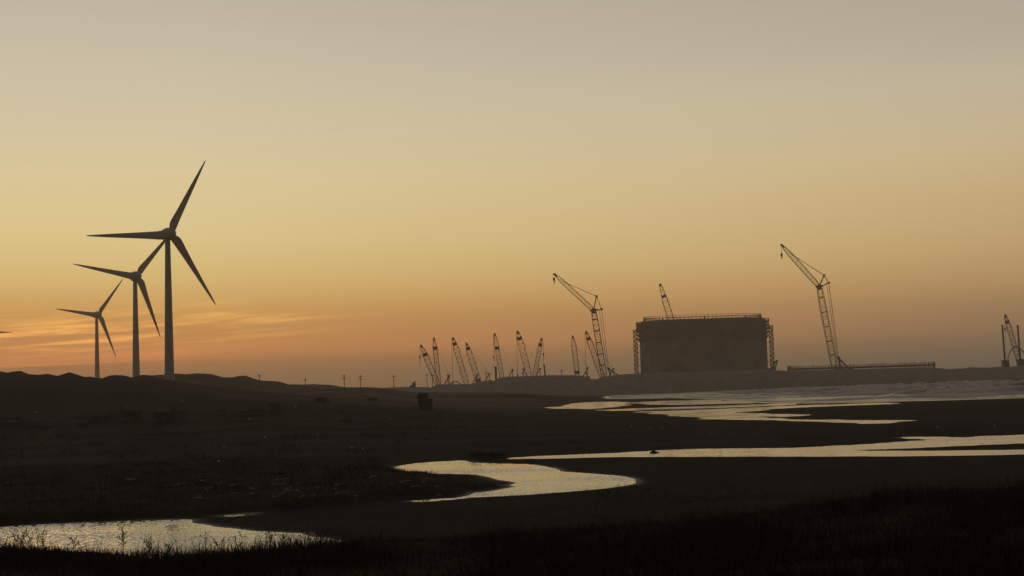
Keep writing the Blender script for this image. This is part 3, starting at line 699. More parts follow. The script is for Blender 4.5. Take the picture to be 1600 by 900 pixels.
# ------------------------------------------------------------------ the round tank under construction
TY = 950.; c0 = at_y(1100.7, 582, TY); zb0 = stand_z((c0.x, c0.y)); tc0 = Vector((c0.x, TY, zb0))
RT = 97.2 * TY / F; HT = at_y(1100.7, 500.0, TY).z - zb0
tank = thing('storage_tank', 'huge round concrete tank under construction, wrapped at the top in work platforms', 'tank', tc0)
m = MB(); m.lathe([(RT, -.5), (RT, HT)], 160, cap=True); tank.scale = (1, .55, 1); wall = m.build('tank_wall', M_CONC, tank, False)
for k in range(4):
    a_ = R_(-93 + 90 * k + 7); m = MB(); m.box((cos(a_) * (RT + .35), sin(a_) * (RT + .35), HT * .49), (.9, 5.5, HT * .97), a_); m.build('buttress', M_CONC, tank)
for k in range(1, 11):      # casting joints between the lifts
    z = k * HT / 11; m = MB(); m.lathe([(RT - .1, z - .12), (RT + .09, z - .12), (RT + .09, z + .12), (RT - .1, z + .12)], 120, cap=False); o_ = m.build('lift_joint', M_CONC, tank)
def ring_deck(Ri, Ro, z, name, par, post_h=1.2, nb=96, rail=True):
    m = MB(); m.lathe([(Ri, z), (Ro, z), (Ro, z + .25), (Ri, z + .25), (Ri, z)], nb, cap=False); dk = m.build(name, M_STEELG, par)
    m = MB()
    for k in range(nb):
        t = 2 * pi * k / nb; t2 = 2 * pi * (k + 1) / nb; p = Vector((cos(t) * Ro, sin(t) * Ro, z)); q = Vector((cos(t2) * Ro, sin(t2) * Ro, z))
        m.bar(p, p + Vector((0, 0, post_h)), .2)
        m.bar(Vector((cos(t) * Ri, sin(t) * Ri, z - 1.9)), p, .22)
        if rail:
            m.bar(p + Vector((0, 0, post_h)), q + Vector((0, 0, post_h)), .12); m.bar(p + Vector((0, 0, post_h * .5)), q + Vector((0, 0, post_h * .5)), .1)
    m.build('guard_rail', M_STEELG, dk)
    return dk
for dz, ro in ((-2.1, 2.7), (-4.4, 2.6), (-6.6, 3.0), (-9.4, 2.2), (-12.2, 2.0)): ring_deck(RT + .05, RT + ro, HT + dz, 'work_platform', tank, 1.9 if dz > -7 else 1.2, 96)
R2 = 91.5 * TY / F       # inner ring of scaffolding standing on the rim
m = MB(); nb = 90
for k in range(nb):
    t = 2 * pi * k / nb; t2 = 2 * pi * (k + 1) / nb; hh = 3.0 + .35 * ((k * 7) % 5 == 0) + .5 * ((k * 11) % 13 == 0)
    for rr_ in (R2,):
        p = Vector((cos(t) * rr_, sin(t) * rr_, HT)); q = Vector((cos(t2) * rr_, sin(t2) * rr_, HT))
        m.bar(p, p + Vector((0, 0, hh)), .16)
        for h_ in (.25, 1.6, 2.9): m.bar(p + Vector((0, 0, h_)), q + Vector((0, 0, h_)), .13 if h_ != 1.6 else .26)
        if k % 3 == 0: m.bar(p, q + Vector((0, 0, 1.5)), .1)
        if k % 11 == 1: m.bar(p + Vector((0, 0, 0)), p + Vector((0, 0, 1.5)), .7)
sca = m.build('rim_scaffold', M_STEELG, tank); sca['kind'] = 'stuff'
for sgn, px, ptop in ((-1, 993.4, 515.5), (1, 1205.8, 508.5)):
    p = at_y(px, 570, TY); zt = at_y(px, ptop, TY).z; x_ = abs(p.x - tc0.x)
    x_ = abs(at_y(px, (ptop + 578) / 2, TY).x - tc0.x)
    st = thing('stair_tower', 'slender scaffold stair tower tied to the %s side of the round tank' % ('left' if sgn < 0 else 'right'), 'stair tower', (tc0.x + sgn * x_, TY, zb0), 0, 'stair towers beside the round tank')
    Hs = zt - zb0; nb = int(Hs / 1.5); w = 1.15; m = MB()
    for sx in (-w, w):
        for sy in (-w, w): m.bar((sx, sy, 0), (sx, sy, Hs), .24)
    m.build('post', M_STEELG, st)
    m = MB()
    for k in range(nb + 1):
        z = min(Hs, k * Hs / nb)
        for a_, b_ in (((-w, -w), (w, -w)), ((w, -w), (w, w)), ((w, w), (-w, w)), ((-w, w), (-w, -w))): m.bar((*a_, z), (*b_, z), .16)
    m.build('ledger', M_STEELG, st)
    m = MB()
    for k in range(nb):
        z = k * Hs / nb; z2 = (k + 1) * Hs / nb; f_ = 1 if k % 2 else -1
        m.bar((-w * f_ * .9, -.4, z), (w * f_ * .9, -.4, z2), .5); m.bar((-w * f_, w, z), (w * f_, w, z2), .12)
    m.build('stair_flight', M_STEELG, st)
    gap = x_ - RT - w
    for k in range(6):
        z = (HT - 14.5) * (k + .25) / 5.6
        m = MB(); m.bar((-sgn * w, -.8, z), (-sgn * (w + gap), -.8, z), .22); m.bar((-sgn * w, .8, z), (-sgn * (w + gap), .8, z), .22); m.build('wall_tie', M_STEELG, st)

# low ring foundation of a second tank
fy = 905.; pl = at_y(1232, 577, fy); pr = at_y(1457, 568, fy); fc = (pl + pr) / 2; RF = (pr.x - pl.x) / 2
zf = stand_z((fc.x, fc.y)); ztop = at_y(1345, 572.6, fy).z
fnd = thing('ring_foundation', 'low ring deck for a second tank bristling with short posts, right of the round tank', 'foundation', (fc.x, fy, zf))
hf = ztop - zf; m = MB(); m.lathe([(RF - 1.2, hf - 1.0), (RF, hf - 1.0), (RF, hf), (RF - 1.2, hf), (RF - 1.2, hf - 1.0)], 120, cap=False); m.build('ring_beam', M_STEELG, fnd)
m = MB(); m.lathe([(RF - 1, -.3), (RF - 1, hf - 2.6)], 90); m.build('base_slab', M_CONC, fnd)
rp = random.Random(4); posts_n = 132
for k in range(posts_n):
    t = 2 * pi * k / posts_n; h_ = hf + (rp.choice((.8, .9, 1.3, 1.6, 2.0))); rr_ = RF - rp.choice((.4, .9))
    m = MB(); m.bar((cos(t) * rr_, sin(t) * rr_, hf - 2.7), (cos(t) * rr_, sin(t) * rr_, h_), .24); m.build('post', M_STEELG, fnd)
m = MB(); t_ = 2 * pi / 120
for k in range(120): m.bar((cos(k * t_) * RF, sin(k * t_) * RF, hf + 1), (cos(k * t_ + t_) * RF, sin(k * t_ + t_) * RF, hf + 1), .1)
m.build('guard_rail', M_STEELG, fnd)

# ------------------------------------------------------------------ piles, hose, excavators
def pile(px, ytop, Y, wpx, label, group='upright piles', lean=0., socket=False):
    t = at_y(px, ytop, Y); z = stand_z((t.x, t.y)); r_ = wpx * Y / F / 2
    root = thing('steel_pile', label, 'pile', (t.x + (t.z - z) * .028 * 0, Y, z), 0, group)
    m = MB(); m.bar((lean, 0, 0), (0, 0, t.z - z), r_ * 2, n=16); sh = m.build('shaft', M_PILE, root, False)
    m = MB(); m.bar((-.0, 0, t.z - z - .7), (0, 0, t.z - z + .1), r_ * 2.25, n=16); m.build('cap_collar', M_PILE, root)
    if socket:
        m = MB(); m.box((lean, 0, (7.2 + 0) / 2), (3.4, 3.4, 7.2)); m.build('guide_sleeve', M_STEELG, root)
    return root
pile(774.5, 573, 770, 3.2, 'short thick upright pile beside the crane on the mound')
pile(850, 570, 770, 2.2, 'short slightly leaning pile below the right leaning crane hook', lean=.8)
pile(1566, 508, 800, 2.7, 'slender tall pile in a square sleeve, left one of the pair at the right edge', lean=.6, socket=True)
pile(1590, 508, 800, 2.7, 'slender tall pile in a square sleeve, right one of the pair at the right edge', lean=.6, socket=True)
pts = [at_y(x, y, 798) for x, y in ((1573, 575), (1574, 566), (1576, 556), (1580, 547), (1585, 542), (1590, 542), (1596, 546), (1602, 554), (1606, 565), (1608, 576))]
pts2 = [Vector((p.x, p.y + 6 * sin(i), p.z)) for i, p in enumerate(pts)]
dense = catmull([tuple(p) for p in pts], 5)[:-5 * 1]
z0 = stand_z((pts[0].x, pts[0].y)); o0 = Vector((pts[0].x, 798, z0)); m = MB(); m.tube([Vector((p[0], p[1], max(z0, p[2]))) - o0 for p in dense[:46]], .55, 6)
arch = m.build('hose_arch', M_PILE); arch.location = o0; tag(arch, 'thin hose looping in a high arch between the two slender piles', 'hose')
for p in (dense[8], dense[20], dense[33]): pass

def excavator(px, Y, label, flip=1, sc_=1., elbow=(6.4, 8.2), tipp=(4.6, 3.6)):
    p = on_site(px, Y); root = thing('excavator', label, 'excavator', p + Vector((0, 0, 2.2)), 0 if flip > 0 else pi, 'excavators on the embankment'); root.scale = (sc_,) * 3
    mound = None
    for sy in (-1.2, 1.2):
        m = MB(); m.add([(x, sy + dy, z) for dy in (-.3, .3) for x, z in ((-2.2, .4), (-1.8, 0), (1.8, 0), (2.2, .4), (2.0, .9), (-2.0, .9))], [tuple(range(6))[::-1], tuple(range(6, 12))] + [(k, (k + 1) % 6, 6 + (k + 1) % 6, 6 + k) for k in range(6)]); m.build('track', M_RUBBER, root)
    m = MB(); m.box((-.6, 0, 1.7), (3.4, 2.5, 1.2)); m.build('body', M_YEL, root)
    m = MB(); m.box((.5, -.7, 2.4), (1.4, 1.0, 1.6)); cb = m.build('cab', M_YEL, root); m = MB(); m.box((.6, -1.22, 2.7), (1.0, .05, .8)); m.build('window', M_GLASS, cb)
    a_ = (1.1, 0, 1.8); b_ = (elbow[0] * .55, 0, elbow[1] * .8); c_ = (elbow[0], 0, elbow[1])
    m = MB(); m.bar(a_, b_, .75); m.bar(b_, c_, .75, .5); m.build('boom', M_YEL, root)
    m = MB(); m.bar(c_, (tipp[0] + elbow[0] - 4.6, 0, tipp[1]), .55, .4); sk = m.build('stick', M_YEL, root)
    m = MB(); q = Vector((tipp[0] + elbow[0] - 4.6, 0, tipp[1])); m.box((q.x - .4, 0, q.z - .6), (1.4, 1.2, 1.2), 0, .6); m.build('bucket', M_STEEL, root)
    return root
# machines need their own level ground inside the crest: low earth pads
def pad(px, Y, w=9, h=2.6):
    p = on_site(px, Y); return p
e1 = excavator(1205.5, 770, 'excavator with raised bent arm at the foot of the right stair tower', elbow=(3.6, 6.6), tipp=(3.4, 2.6))
e2 = excavator(646, 745, 'small machine with upright cab at the left end of the embankment', elbow=(.9, 4.7), tipp=(3.7, 3.6), sc_=.85)
for e in (e1, e2):
    m = MB(); s_ = 1.0; m.lathe([(7.5, -2.6), (5.2, -.9), (4.4, 0)], 18, c=(0, 0, 0)); pd = m.build('earth_pad', M_EMB); pd.location = e.location; tag(pd, 'low earth pad under the %s' % ('excavator by the right stair tower' if e is e1 else 'small machine at the embankment end'), 'mound', kind=None)
# low arched pipe frame between the cranes
p = on_site(711, 745); ar = thing('arched_shelter', 'low curved roof frame between the leftmost cranes and the parallel pair', 'shelter', p)
zz = at_y(711, 599.5, 745).z - p.z; m = MB(); m.tube([(2.7 * cos(t), 0, zz - .6 + 1.7 * sin(t)) for t in np.linspace(0, pi, 12)], .5, 5); m.tube([(2.7 * cos(t), 3, zz - .6 + 1.7 * sin(t)) for t in np.linspace(0, pi, 12)], .5, 5); m.build('hoop', M_STEELG, ar)
m = MB()
for x in (-2.6, 2.6): m.box((x, 1.5, (zz - .4) / 2), (.5, 3.4, zz - .4))
m.build('side_wall', M_CONC, ar)

# utility poles
def pole(px, ybase, ytop, Y, label, arms=1, ground=None, w=.34):
    t = at_y(px, ytop, Y); b = at_y(px, ybase, Y)
    z = ground if ground is not None else (b.z - 3.)
    root = thing('utility_pole', label, 'utility pole', (t.x, Y, z), 0, 'utility poles along the skyline'); H = t.z - z
    m = MB(); m.bar((0, 0, 0), (0, 0, H), w * 1.25, w * .8, n=8); m.build('shaft', M_WOODP, root)
    for k in range(arms):
        m = MB(); m.bar((-.95, 0, H - .9 - k * 1.3), (.95, 0, H - .9 - k * 1.3), .17)
        for x in (-.85, -.35, .35, .85): m.bar((x, 0, H - .9 - k * 1.3), (x, 0, H - .45 - k * 1.3), .12, n=5)
        m.build('crossarm', M_WOODP, root)
    return root
def dune_pole(px, yb, yt, Y, label, arms=1):
    x = at_y(px, yb, Y); g = float(terrain([x.x], [x.y])[0]); return pole(px, yb, yt, Y, label, arms, ground=g - .3)
dune_pole(405, 593.5, 584.5, 700, 'short pole on the dune slope right of the big turbine, the leftmost utility pole')
dune_pole(477, 600, 590.5, 700, 'short pole with small crossarm standing alone above the low middle dunes')
dune_pole(537.5, 605, 584.5, 690, 'tall double crossarm pole, left one of the close pair', 2)
dune_pole(563, 606, 585.5, 690, 'tall double crossarm pole, right one of the close pair', 2)
dune_pole(615, 605, 585.5, 690, 'slim pole alone between the close pair and the leftmost crane')
pole(667, 604, 583.5, 740, 'pole with wide crossarm just left of the leftmost crane masts', ground=on_site(667, 740).z)
pole(675.5, 604, 584.5, 740, 'pole almost touching the upright crane at the left of the site', ground=on_site(675.5, 740).z)
pole(699.5, 600, 584, 745, 'pole just right of the upright crane, next to its gantry', ground=on_site(699.5, 745).z)
pole(759.5, 594, 580.5, 745, 'pole between the parallel crane pair and the mound', ground=on_site(759.5, 745).z)
pole(816.5, 588, 580.5, 745, 'short pole at the foot of the wide leaning crane', ground=on_site(816.5, 745).z)
pole(877, 586, 577.5, 745, 'short pole alone on the flat top of the mound', ground=on_site(877, 745).z)
p1 = at_y(667, 586, 740); p2 = at_y(675.5, 587, 740)

# ------------------------------------------------------------------ things on the sand
def local(px, py): return hit(px, py)
q = hit(664.5, 640.5); Yq = q.y; u_ = Yq / F
hut = thing('guard_hut', 'dark boxy hut on the sand with a smaller box on its flat roof', 'hut', q, R_(6))
m = MB(); m.box((0, 0, 15.2 * u_ / 2 - .1), (22.5 * u_, 3.2, 15.2 * u_ + .2), 0, .86); hw = m.build('wall', M_TARP, hut)
m = MB(); m.box((0, 0, 15.6 * u_), (24 * u_, 3.6, 1.0 * u_)); m.build('roof', M_BLOCK, hut)
m = MB(); m.box((-3.2 * u_, 0, 19.9 * u_), (15.5 * u_, 2.4, 7.4 * u_)); m.build('roof_box', M_TARP, hut)
m = MB(); m.box((-3.2 * u_, 0, 24.0 * u_), (17 * u_, 2.6, .8 * u_)); m.build('roof_box_lid', M_TARP, hut)
m = MB(); m.box((-11.4 * u_, 0, 18.0 * u_), (2.0 * u_, 1.5, 6 * u_)); m.build('side_bracket', M_TIMBER, hut)
m = MB(); m.box((2 * u_, -1.62, 5.6 * u_), (5.5 * u_, .12, 11 * u_)); dd = m.build('door', M_TIMBER, hut)

def rack(pxl, pxr, ybase, ytop, label, tall, sag):
    b = hit((pxl + pxr) / 2, ybase); u = b.y / F; W = (pxr - pxl) * u; H = (ybase - ytop) * u
    root = thing('timber_rack', label, 'timber rack', b, 0, 'timber racks on the left sand'); dp = 1.6
    for sx in (-1, 1):
        for sy in (-1, 1):
            hh = H * (1.55 if sx == tall and sy < 0 else 1.08)
            m = MB(); m.bar((sx * W / 2, sy * dp / 2, -.15), (sx * W / 2, sy * dp / 2, hh), .2); m.build('post', M_TIMBER, root)
    for j in range(5):
        z = H * (.20 + .165 * j); m = MB(); m.box((0, -dp / 2, z), (W * (.98 - .02 * j), .08, H * .15)); m.build('plank', M_TARP, root)
    for j in range(5):
        z = H * (.20 + .165 * j); m = MB(); m.box((0, dp / 2, z), (W * .96, .08, H * .15)); m.build('plank', M_TARP, root)
    m = MB(); m.box((0, 0, H * .12), (W * .96, dp, .12)); m.build('deck', M_TIMBER, root)
    m = MB(); n_ = 8
    V = [(-W / 2 + W * i / n_, y, H * (.97 - sag * sin(pi * i / n_)) + .08 * sin(i * 2.1)) for i in range(n_ + 1) for y in (-dp / 2 - .05, dp / 2 + .05)]
    V2 = [(a, c, d_ + .07) for a, c, d_ in V]
    m.add(V + V2, [(2 * i, 2 * i + 1, 2 * i + 3, 2 * i + 2) for i in range(n_)] + [(2 * n_ + 2 + 2 * i, 2 * n_ + 4 + 2 * i, 2 * n_ + 5 + 2 * i, 2 * n_ + 3 + 2 * i) for i in range(n_)]); m.build('cover', M_TARP, root)
    r_ = random.Random(pxl)
    for k in (0, 2):
        m = MB(); x = -W / 2 + W * (k + .4) / 4 + r_.uniform(-.1, .1); m.box((x, -dp / 2 - .3 - r_.random() * .3, .22), (.5, .4, .42), r_.random(), 1.1); m.build('block', M_BLOCK, root)
    return root
rack(194, 218, 659, 643, 'left one of two low dark timber racks, higher post at its left end', -1, .18)
rack(243, 272.5, 658, 643, 'right one of two low dark timber racks, higher post at its right end', 1, .05)

# scrub mounds
def leaf_clump(m, c, rx, ry, rz, n, s, rnd):
    for _ in range(n):
        t = rnd.uniform(0, 2 * pi); ph = math.acos(rnd.uniform(0, 1)); k = rnd.uniform(.55, 1.05)
        p = Vector((c[0] + rx * k * cos(t) * sin(ph), c[1] + ry * k * sin(t) * sin(ph), c[2] + rz * k * cos(ph)))
        a = Vector((rnd.uniform(-1, 1), rnd.uniform(-1, 1), rnd.uniform(-.3, 1))).normalized() * s * rnd.uniform(.6, 1.4); b = a.cross(Vector((rnd.uniform(-1, 1), rnd.uniform(-1, 1), rnd.uniform(-1, 1)))).normalized() * s * .3
        m.add([p - b, p + b, p + a], [(0, 1, 2)])
def bush(px, ybase, wpx, hpx, label, seed, group='low scrub mounds on the sand'):
    b = hit(px, ybase); u = b.y / F; rnd = random.Random(seed); W = wpx * u; H = hpx * u
    root = thing('scrub_bush', label, 'bush', b, 0, group)
    m = MB(); V = []; n1, n2 = 20, 7
    for i in range(n2):
        for k in range(n1):
            t = 2 * pi * k / n1; f_ = i / (n2 - 1); rr_ = (1 - f_ ** 1.6) * (1 + .25 * sin(3 * t + seed) + .12 * sin(7 * t + seed * 2))
            V.append((W / 2 * rr_ * cos(t), W / 2.2 * rr_ * sin(t), -.15 + H * .72 * f_ ** .8 * (1 + .18 * sin(2 * t + seed))))
    Fc = [(i * n1 + k, i * n1 + (k + 1) % n1, (i + 1) * n1 + (k + 1) % n1, (i + 1) * n1 + k) for i in range(n2 - 1) for k in range(n1)]
    m.add(V, Fc); m.build('sand_mound', M_BUSH, root, True)
    m = MB()
    for k in range(9):
        leaf_clump(m, (rnd.uniform(-.36, .36) * W, rnd.uniform(-.25, .25) * W, H * .25), W * .16, W * .16, H * rnd.uniform(.5, .8), 110, max(.12, H * .16), rnd)
    m.build('foliage', M_BUSH, root)
    m = MB()
    for k in range(10):
        x, y = rnd.uniform(-.35, .35) * W, rnd.uniform(-.3, .3) * W; m.bar((x, y, 0), (x + rnd.uniform(-.3, .3), y, H * rnd.uniform(.7, 1.12)), .05, .02, n=3)
    m.build('twig', M_TIMBER, root)
BUSHES = [(284,647,27,7,'rounded dark bush touching the right end of the right timber rack'),(376,650.5,30,6.5,'widest low bush left of centre in a small row of mounds'),
 (399,653,22,5,'low bush immediately right of the widest bush in the row'),(347,644.5,13,4,'small low bush up behind the row of mounds'),(428,640,20,9,'taller greenish square bush in the middle of the left sand'),
 (430,646,17,3.5,'thin flat bush in front of the taller greenish bush'),(503,629,26,9,'peaked bush on the slope below the middle utility poles'),(541,660,20,5,'low bush with a small upright stub, left of the hut'),
 (583,626,24,5,'faint flat mound on the slope left of the hut'),(126,668,26,7,'dark rounded bush in the long dark strip below the left dunes'),(22,661,46,8,'large flat dark bush at the left edge'),
 (128,655,26,5,'small peaked bush in the loose row left of the timber racks'),(148,656,18,4.5,'low bush right of the small peaked one, in the row left of the timber racks'),(168,656,16,3,'flattest bush in the row left of the timber racks'),
 (60,668,50,5,'long thin strip of scrub between the left edge bush and the dark rounded bush'),(618,638,13,3,'tiny dark mound just left of the hut'),(760,716,58,9,'long dark bush where the stream tip vanishes, one twig standing up')]
for i, (a, b, c, d_, l_) in enumerate(BUSHES): bush(a, b, c, d_, l_, i + 3)

# rock in the stream
q = hit(1021, 711.5); q.z = 0; u = q.y / F
rk = MB(); n1 = 12; V = []
for i, f_ in enumerate((0, .25, .5, .72, .88, 1)):
    for k in range(n1):
        t = 2 * pi * k / n1; rr_ = sqrt(max(0.02, 1 - f_ * f_)) * (1 + .22 * sin(2 * t + 1) + .15 * sin(5 * t + f_ * 4))
        V.append((7.5 * u * rr_ * cos(t) * (1.1 if cos(t) > 0 else .8), .35 * rr_ * sin(t), -.1 + (5.2 * u + .1) * f_ * (1 if abs(cos(t)) < .6 else .72)))
rk.add(V, [(i * n1 + k, i * n1 + (k + 1) % n1, (i + 1) * n1 + (k + 1) % n1, (i + 1) * n1 + k) for i in range(5) for k in range(n1)] + [tuple(5 * n1 + k for k in range(n1))])
rock = rk.build('rock', M_ROCK); rock.location = q; tag(rock, 'small dark lump of rock sitting in the bright far stream', 'rock')

# driftwood on the dark bank
rd = random.Random(12)
dw_master = []
def drift(px, py, Lpx, ang, label, thick=.07):
    b = hit(px, py); u = b.y / F; Ln = Lpx * u * 1.25
    m = MB(); pts = [Vector((0, 0, .08))]; n_ = 5
    for k in range(1, n_ + 1): pts.append(pts[-1] + Vector((Ln / n_, rd.uniform(-.12, .12) * Ln, rd.uniform(-.03, .07) * Ln)))
    for k in range(n_): m.bar(pts[k], pts[k + 1], thick * (1 - .12 * k), thick * (1 - .12 * (k + 1)), n=6)
    for k in (1, 2, 3):
        if rd.random() < .7: m.bar(pts[k], pts[k] + Vector((rd.uniform(.05, .25) * Ln, rd.uniform(-.2, .2) * Ln, rd.uniform(.05, .4) * Ln)), thick * .5, thick * .2, n=5)
    o_ = m.build('driftwood', M_DRIFT); o_.location = b + Vector((0, 0, .22)); o_.rotation_euler = (0, R_(rd.uniform(-4, 4)), ang)
    tag(o_, label, 'driftwood', 'driftwood scattered on the dark bank'); return o_
drift(196, 757.5, 15, R_(-12), 'pale straight driftwood stick lying alone on the dark bank at far left', .10)
drift(625, 762.5, 16, R_(3), 'pale driftwood stick lying level just below the sand spit')
drift(437, 782, 16, R_(8), 'pale branch lying level above the glinting water edge')
drift(445, 775, 18, R_(-14), 'thin branch slanting above the pale level branch')
seen = set()
for i in range(90):
    x = rd.gauss(450, 105); t = rd.random(); y = 757 + (x - 300) * -.01 + t * 34
    if not 250 < x < 700: continue
    ang = rd.uniform(-1.2, 1.2); L_ = rd.uniform(5, 14)
    where = ('at the far left of the debris', 'left of the middle of the debris', 'in the middle of the debris', 'right of the middle of the debris', 'beside the pale sand spit')[min(4, int((x - 250) / 90))]
    row = 'on the upper bank' if t < .34 else ('halfway down the bank' if t < .67 else 'low by the water edge')
    form = 'short pale twig' if L_ < 8 else ('mid sized crooked branch' if L_ < 11 else 'longer bleached branch')
    lab = f'{form} {row}, {where}'
    if lab in seen: continue
    seen.add(lab); drift(x, min(y, 812 - (x - 300) * .05 - 8), L_, ang, lab, rd.uniform(.035, .07))
# litter specks
def litter(px, py, label, s=.16):
    b = hit(px, py); m = MB(); m.add([(-s, -s * .5, 0), (s, -s * .6, .02), (s * .9, s * .5, .1), (-s * .8, s * .6, .05), (0, 0, s * 1.1)], [(0, 1, 4), (1, 2, 4), (2, 3, 4), (3, 0, 4), (3, 2, 1, 0)])
    o_ = m.build('litter', M_LITTER); o_.location = b + Vector((0, 0, .02)); o_.rotation_euler = (0, 0, rd.uniform(0, 3)); tag(o_, label, 'litter', 'litter scraps on the sand', 'pale litter scattered on the sand')
LIT = [(477,677,'lowest of three scraps right of the flat bushes'),(496,681,'rightmost of three scraps right of the flat bushes'),(414,684,'left of the three scraps below the flat bushes'),(341,722,'nearest the dark bank top on the left'),
 (550,701,'left one of a close pair above the dark bank'),(567,702,'right one of a close pair above the dark bank'),(458,694,'above the dark bank, left of a close pair'),(884,646,'right one of a pair below the first tidal pool'),(868,648,'left one of a pair below the first tidal pool'),
 (986,667,'left end of a row of three below the tidal pools'),(1035,669,'right end of a row of three below the tidal pools'),(1015,669,'middle of a row of three below the tidal pools'),(1110,678,'just above the far stream, alone on open sand'),
 (1465,668,'right of the long thin pool, above the stream fork'),(1554,667,'closest to the right edge'),(57,645,'high on the left sand near the left edge'),(390,657,'just below the row of flat bushes'),(284,627,'above the right timber rack'),
 (462,637,'right of the taller greenish bush'),(512,631,'beside the peaked bush below the utility poles'),(757,627,'right one of a pair right of the hut'),(742,636,'left lower one of a pair right of the hut'),(350,700,'between the dark bank and the open left sand'),(610,655,'below and left of the hut')]
for x, y, w_ in LIT:
    litter(x, y, 'tiny pale scrap of litter ' + w_, .10 if y > 660 else .16)
p = at_y(782, 598.5, 585); m = MB(); zsp = p.z
m.bar((0, 0, -1.0), (0, 0, .35), .1, n=6); m.build
sg = thing('marker_board', 'tiny white board on the face of the mound below the pile', 'marker', (p.x, 585, zsp))
m = MB(); m.bar((0, 0, -2.2), (0, 0, .3), .1, n=6); m.build('post', M_STEELG, sg); m = MB(); m.box((0, -.08, .2), (.5, .05, .5)); m.build('board', M_LITTER, sg)

# ------------------------------------------------------------------ grass on the bluff and the bank
def blades(n, rmin, rmax, amax, hmin, hmax, wid, name, label, maskf=None, lean=.35, seed=1):
    g = np.random.default_rng(seed)
    r = np.sqrt(g.uniform(rmin ** 2, rmax ** 2, n)); a = g.uniform(-amax, amax, n) if np.isscalar(amax) else g.uniform(amax[0], amax[1], n)
    X = r * np.sin(a); Y = r * np.cos(a)
    dens = fbm(X / 1.6, Y / 1.6, 201, 3)
    keep = g.uniform(-.5, .6, n) < dens + .15
    if maskf is not None: keep &= maskf(X, Y, g)
    X, Y, r = X[keep], Y[keep], r[keep]; dens = dens[keep]; k = len(X)
    Z = terrain(X, Y)
    h = g.uniform(hmin, hmax, k) * (.55 + 1.9 * np.clip(dens + .15, 0, 1)); h *= np.where(g.random(k) < .04, 1.9, 1)
    t = g.uniform(0, 2 * pi, k); ln = h * g.uniform(.05, lean * 2, k); w = wid * g.uniform(.6, 1.4, k)
    dx, dy = np.cos(t) * ln, np.sin(t) * ln; s = g.uniform(0, pi, k); wx, wy = np.cos(s) * w / 2, np.sin(s) * w / 2
    # face most blades across the view so they keep their width
    P = np.empty((k, 5, 3))
    P[:, 0] = np.stack([X - wx, Y - wy, Z - .03], 1); P[:, 1] = np.stack([X + wx, Y + wy, Z - .03], 1)
    P[:, 2] = np.stack([X + dx * .35 + wx * .8, Y + dy * .35 + wy * .8, Z + h * .55], 1); P[:, 3] = np.stack([X + dx * .35 - wx * .8, Y + dy * .35 - wy * .8, Z + h * .55], 1)
    P[:, 4] = np.stack([X + dx, Y + dy, Z + h * .97], 1)
    b = np.arange(k)[:, None] * 5
    T = np.concatenate([b + [0, 1, 2], b + [0, 2, 3], b + [3, 2, 4]])
    o_ = np_mesh(name, P.reshape(-1, 3), tris=T, m=M_GRASS, smooth=False); tag(o_, label, 'grass', kind='stuff'); return o_
blades(170000, 8, 43.5, R_(24), .07, .27, .014, 'grass', 'rough dark grass along the top of the near bluff')
blades(60000, 5, 17, R_(26), .10, .26, .007, 'near_grass', 'dark grass tufts at the foot of the picture', seed=21)
def in_bank(X, Y, g):
    P = np.stack([X, Y], 1); return sdist(P, BANK) > .3
blades(60000, 66, 118, (R_(-24), R_(2)), .05, .2, .03, 'bank_grass', 'low dark scrub covering the bank left of the stream', in_bank, seed=5)
blades(5000, 34, 41.5, (R_(-24), R_(2)), .25, .48, .008, 'tall_grass', 'fine taller bent grass stems along the bluff edge', None, .55, 77)
def sparse_right(X, Y, g):
    r = np.hypot(X, Y); return (g.random(len(X)) < sstep(85, 50, r)) & (fbm(X / 7, Y / 5, 111, 4) > -.25)
blades(40000, 43, 82, (R_(3), R_(24)), .05, .2, .02, 'edge_grass', 'sparse dark grass thinning out onto the sand at the right', sparse_right, seed=31)
def sparse_left(X, Y, g):
    return fbm(X / 13, Y / 8, 11, 4) > .12
blades(24000, 125, 285, (R_(-24), R_(0)), .1, .32, .08, 'dune_grass', 'patchy dune grass on the hummocks at the left', sparse_left, seed=9)

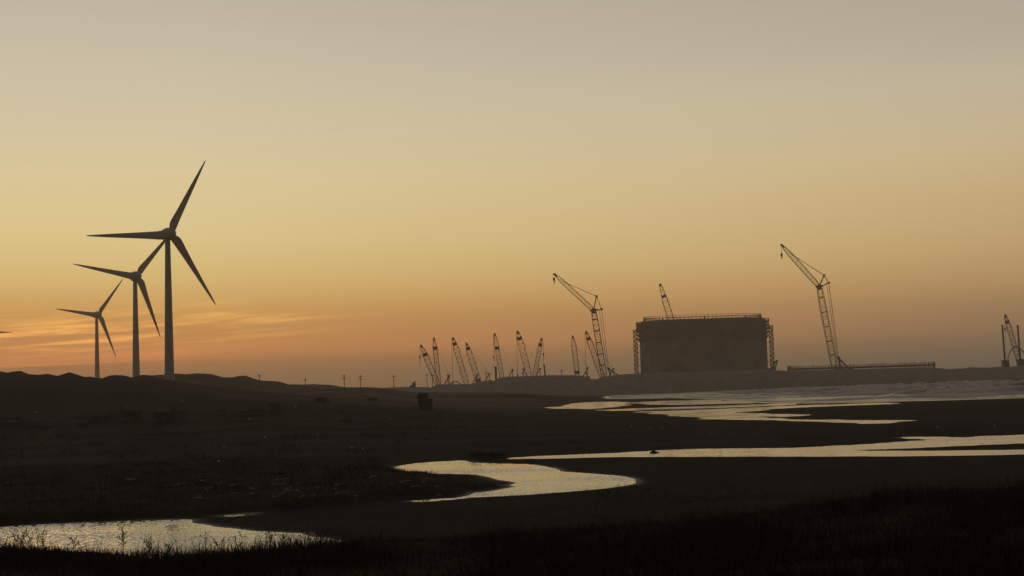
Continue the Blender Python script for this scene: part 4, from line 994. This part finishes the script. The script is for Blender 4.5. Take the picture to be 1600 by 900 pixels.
# tall dry weeds that stand out against the water
def weed(px, ybase, hpx, label, seed, stems=3, heads=True, spread=.3):
    rnd = random.Random(seed); v = ray(px, ybase); d_ = 39.; h_ = math.hypot(v.x, v.y); X, Y = v.x / h_ * d_, v.y / h_ * d_
    z = float(terrain([X], [Y])[0]); H = (EYE + v.z / h_ * d_ - z) + hpx * d_ / F
    root = thing('dry_weed', label, 'weed', (X, Y, z - .05), 0, 'tall dry weeds at the bluff edge')
    for s_ in range(stems):
        x0 = rnd.uniform(-.06, .06); pts = [Vector((x0, rnd.uniform(-.05, .05), 0))]; k = rnd.uniform(.75, 1) if s_ else 1; dx = rnd.uniform(-spread, spread)
        for i in range(1, 7): pts.append(Vector((x0 + dx * H * k * (i / 6) ** 1.6 + rnd.uniform(-.008, .008), pts[0].y, H * k * i / 6)))
        m = MB()
        for i in range(6): m.bar(pts[i], pts[i + 1], .015 * (1 - .1 * i), .015 * (1 - .1 * (i + 1)), n=5)
        st = m.build('stem', M_GRASS, root); m = MB()
        for i in range(2, 6):
            for _ in range(2):
                a_ = pts[i].lerp(pts[i + 1], rnd.random()); b_ = a_ + Vector((rnd.uniform(-.14, .14), rnd.uniform(-.05, .05), rnd.uniform(.04, .16))); m.bar(a_, b_, .008, .005, n=4)
                if heads: m.bar(b_ - Vector((0, 0, .015)), b_ + Vector((0, 0, .03)), .026, .012, n=6)
        m.build('twig', M_GRASS, st)
WEEDS = [(193,862,43,'tallest three-stemmed dry weed rising through the near water at left',3,.05),(70,856,30,'dry weed bending right near the left end of the pool',2,.35),(50,854,24,'short weed leaning right beside the left edge grass',2,.5),
 (30,850,18,'short bushy weed nearest the left edge of the photo',3,.3),(115,862,22,'slim weed left of the tallest three-stemmed one',2,.2),(240,866,26,'weed with wide spread twigs right of the tallest one',3,.45),
 (262,868,20,'low weed among dense grass under the middle of the pool',3,.3),(323,862,30,'thin hair-like weed standing where the pool is brightest',1,.1),(375,857,22,'weed with small round heads left of the leafy one',2,.3),
 (422,857,30,'sturdy leafy weed, dark and upright near the right end of the pool',4,.12),(440,855,18,'small weed with a single round head right of the sturdy one',2,.2),(478,850,22,'weed at the narrow right tip of the near pool',3,.2),
 (505,848,18,'last small weed beyond the right tip of the near pool',2,.3),(350,858,16,'low weed with twin seed heads below the hair-like one',2,.4)]
for i, (a, b, c, l_, s_, sp) in enumerate(WEEDS): weed(a, b, c, l_, 40 + i, s_, True, sp)

# ------------------------------------------------------------------ haze
m = MB(); m.box((0, 0, (HAZE_TOP - 9) / 2), (2 * HAZE_R, 2 * HAZE_R, HAZE_TOP + 9)); hz = m.build('haze', M_ROCK)
hm = bpy.data.materials.new('haze'); hm.use_nodes = True; hn = hm.node_tree.nodes; hn.clear(); ho = hn.new('ShaderNodeOutputMaterial'); pv = hn.new('ShaderNodeVolumePrincipled')
pv.inputs['Color'].default_value = (.96, .82, .70, 1); pv.inputs['Density'].default_value = HAZE_D; pv.inputs['Anisotropy'].default_value = .55
hm.node_tree.links.new(pv.outputs[0], ho.inputs['Volume']); hz.data.materials.clear(); hz.data.materials.append(hm); tag(hz, 'thin evening haze over the whole coast', kind='stuff')
print('tris', sum(len(o.data.loops) - 2 * len(o.data.polygons) for o in bpy.data.objects if o.type == 'MESH'))
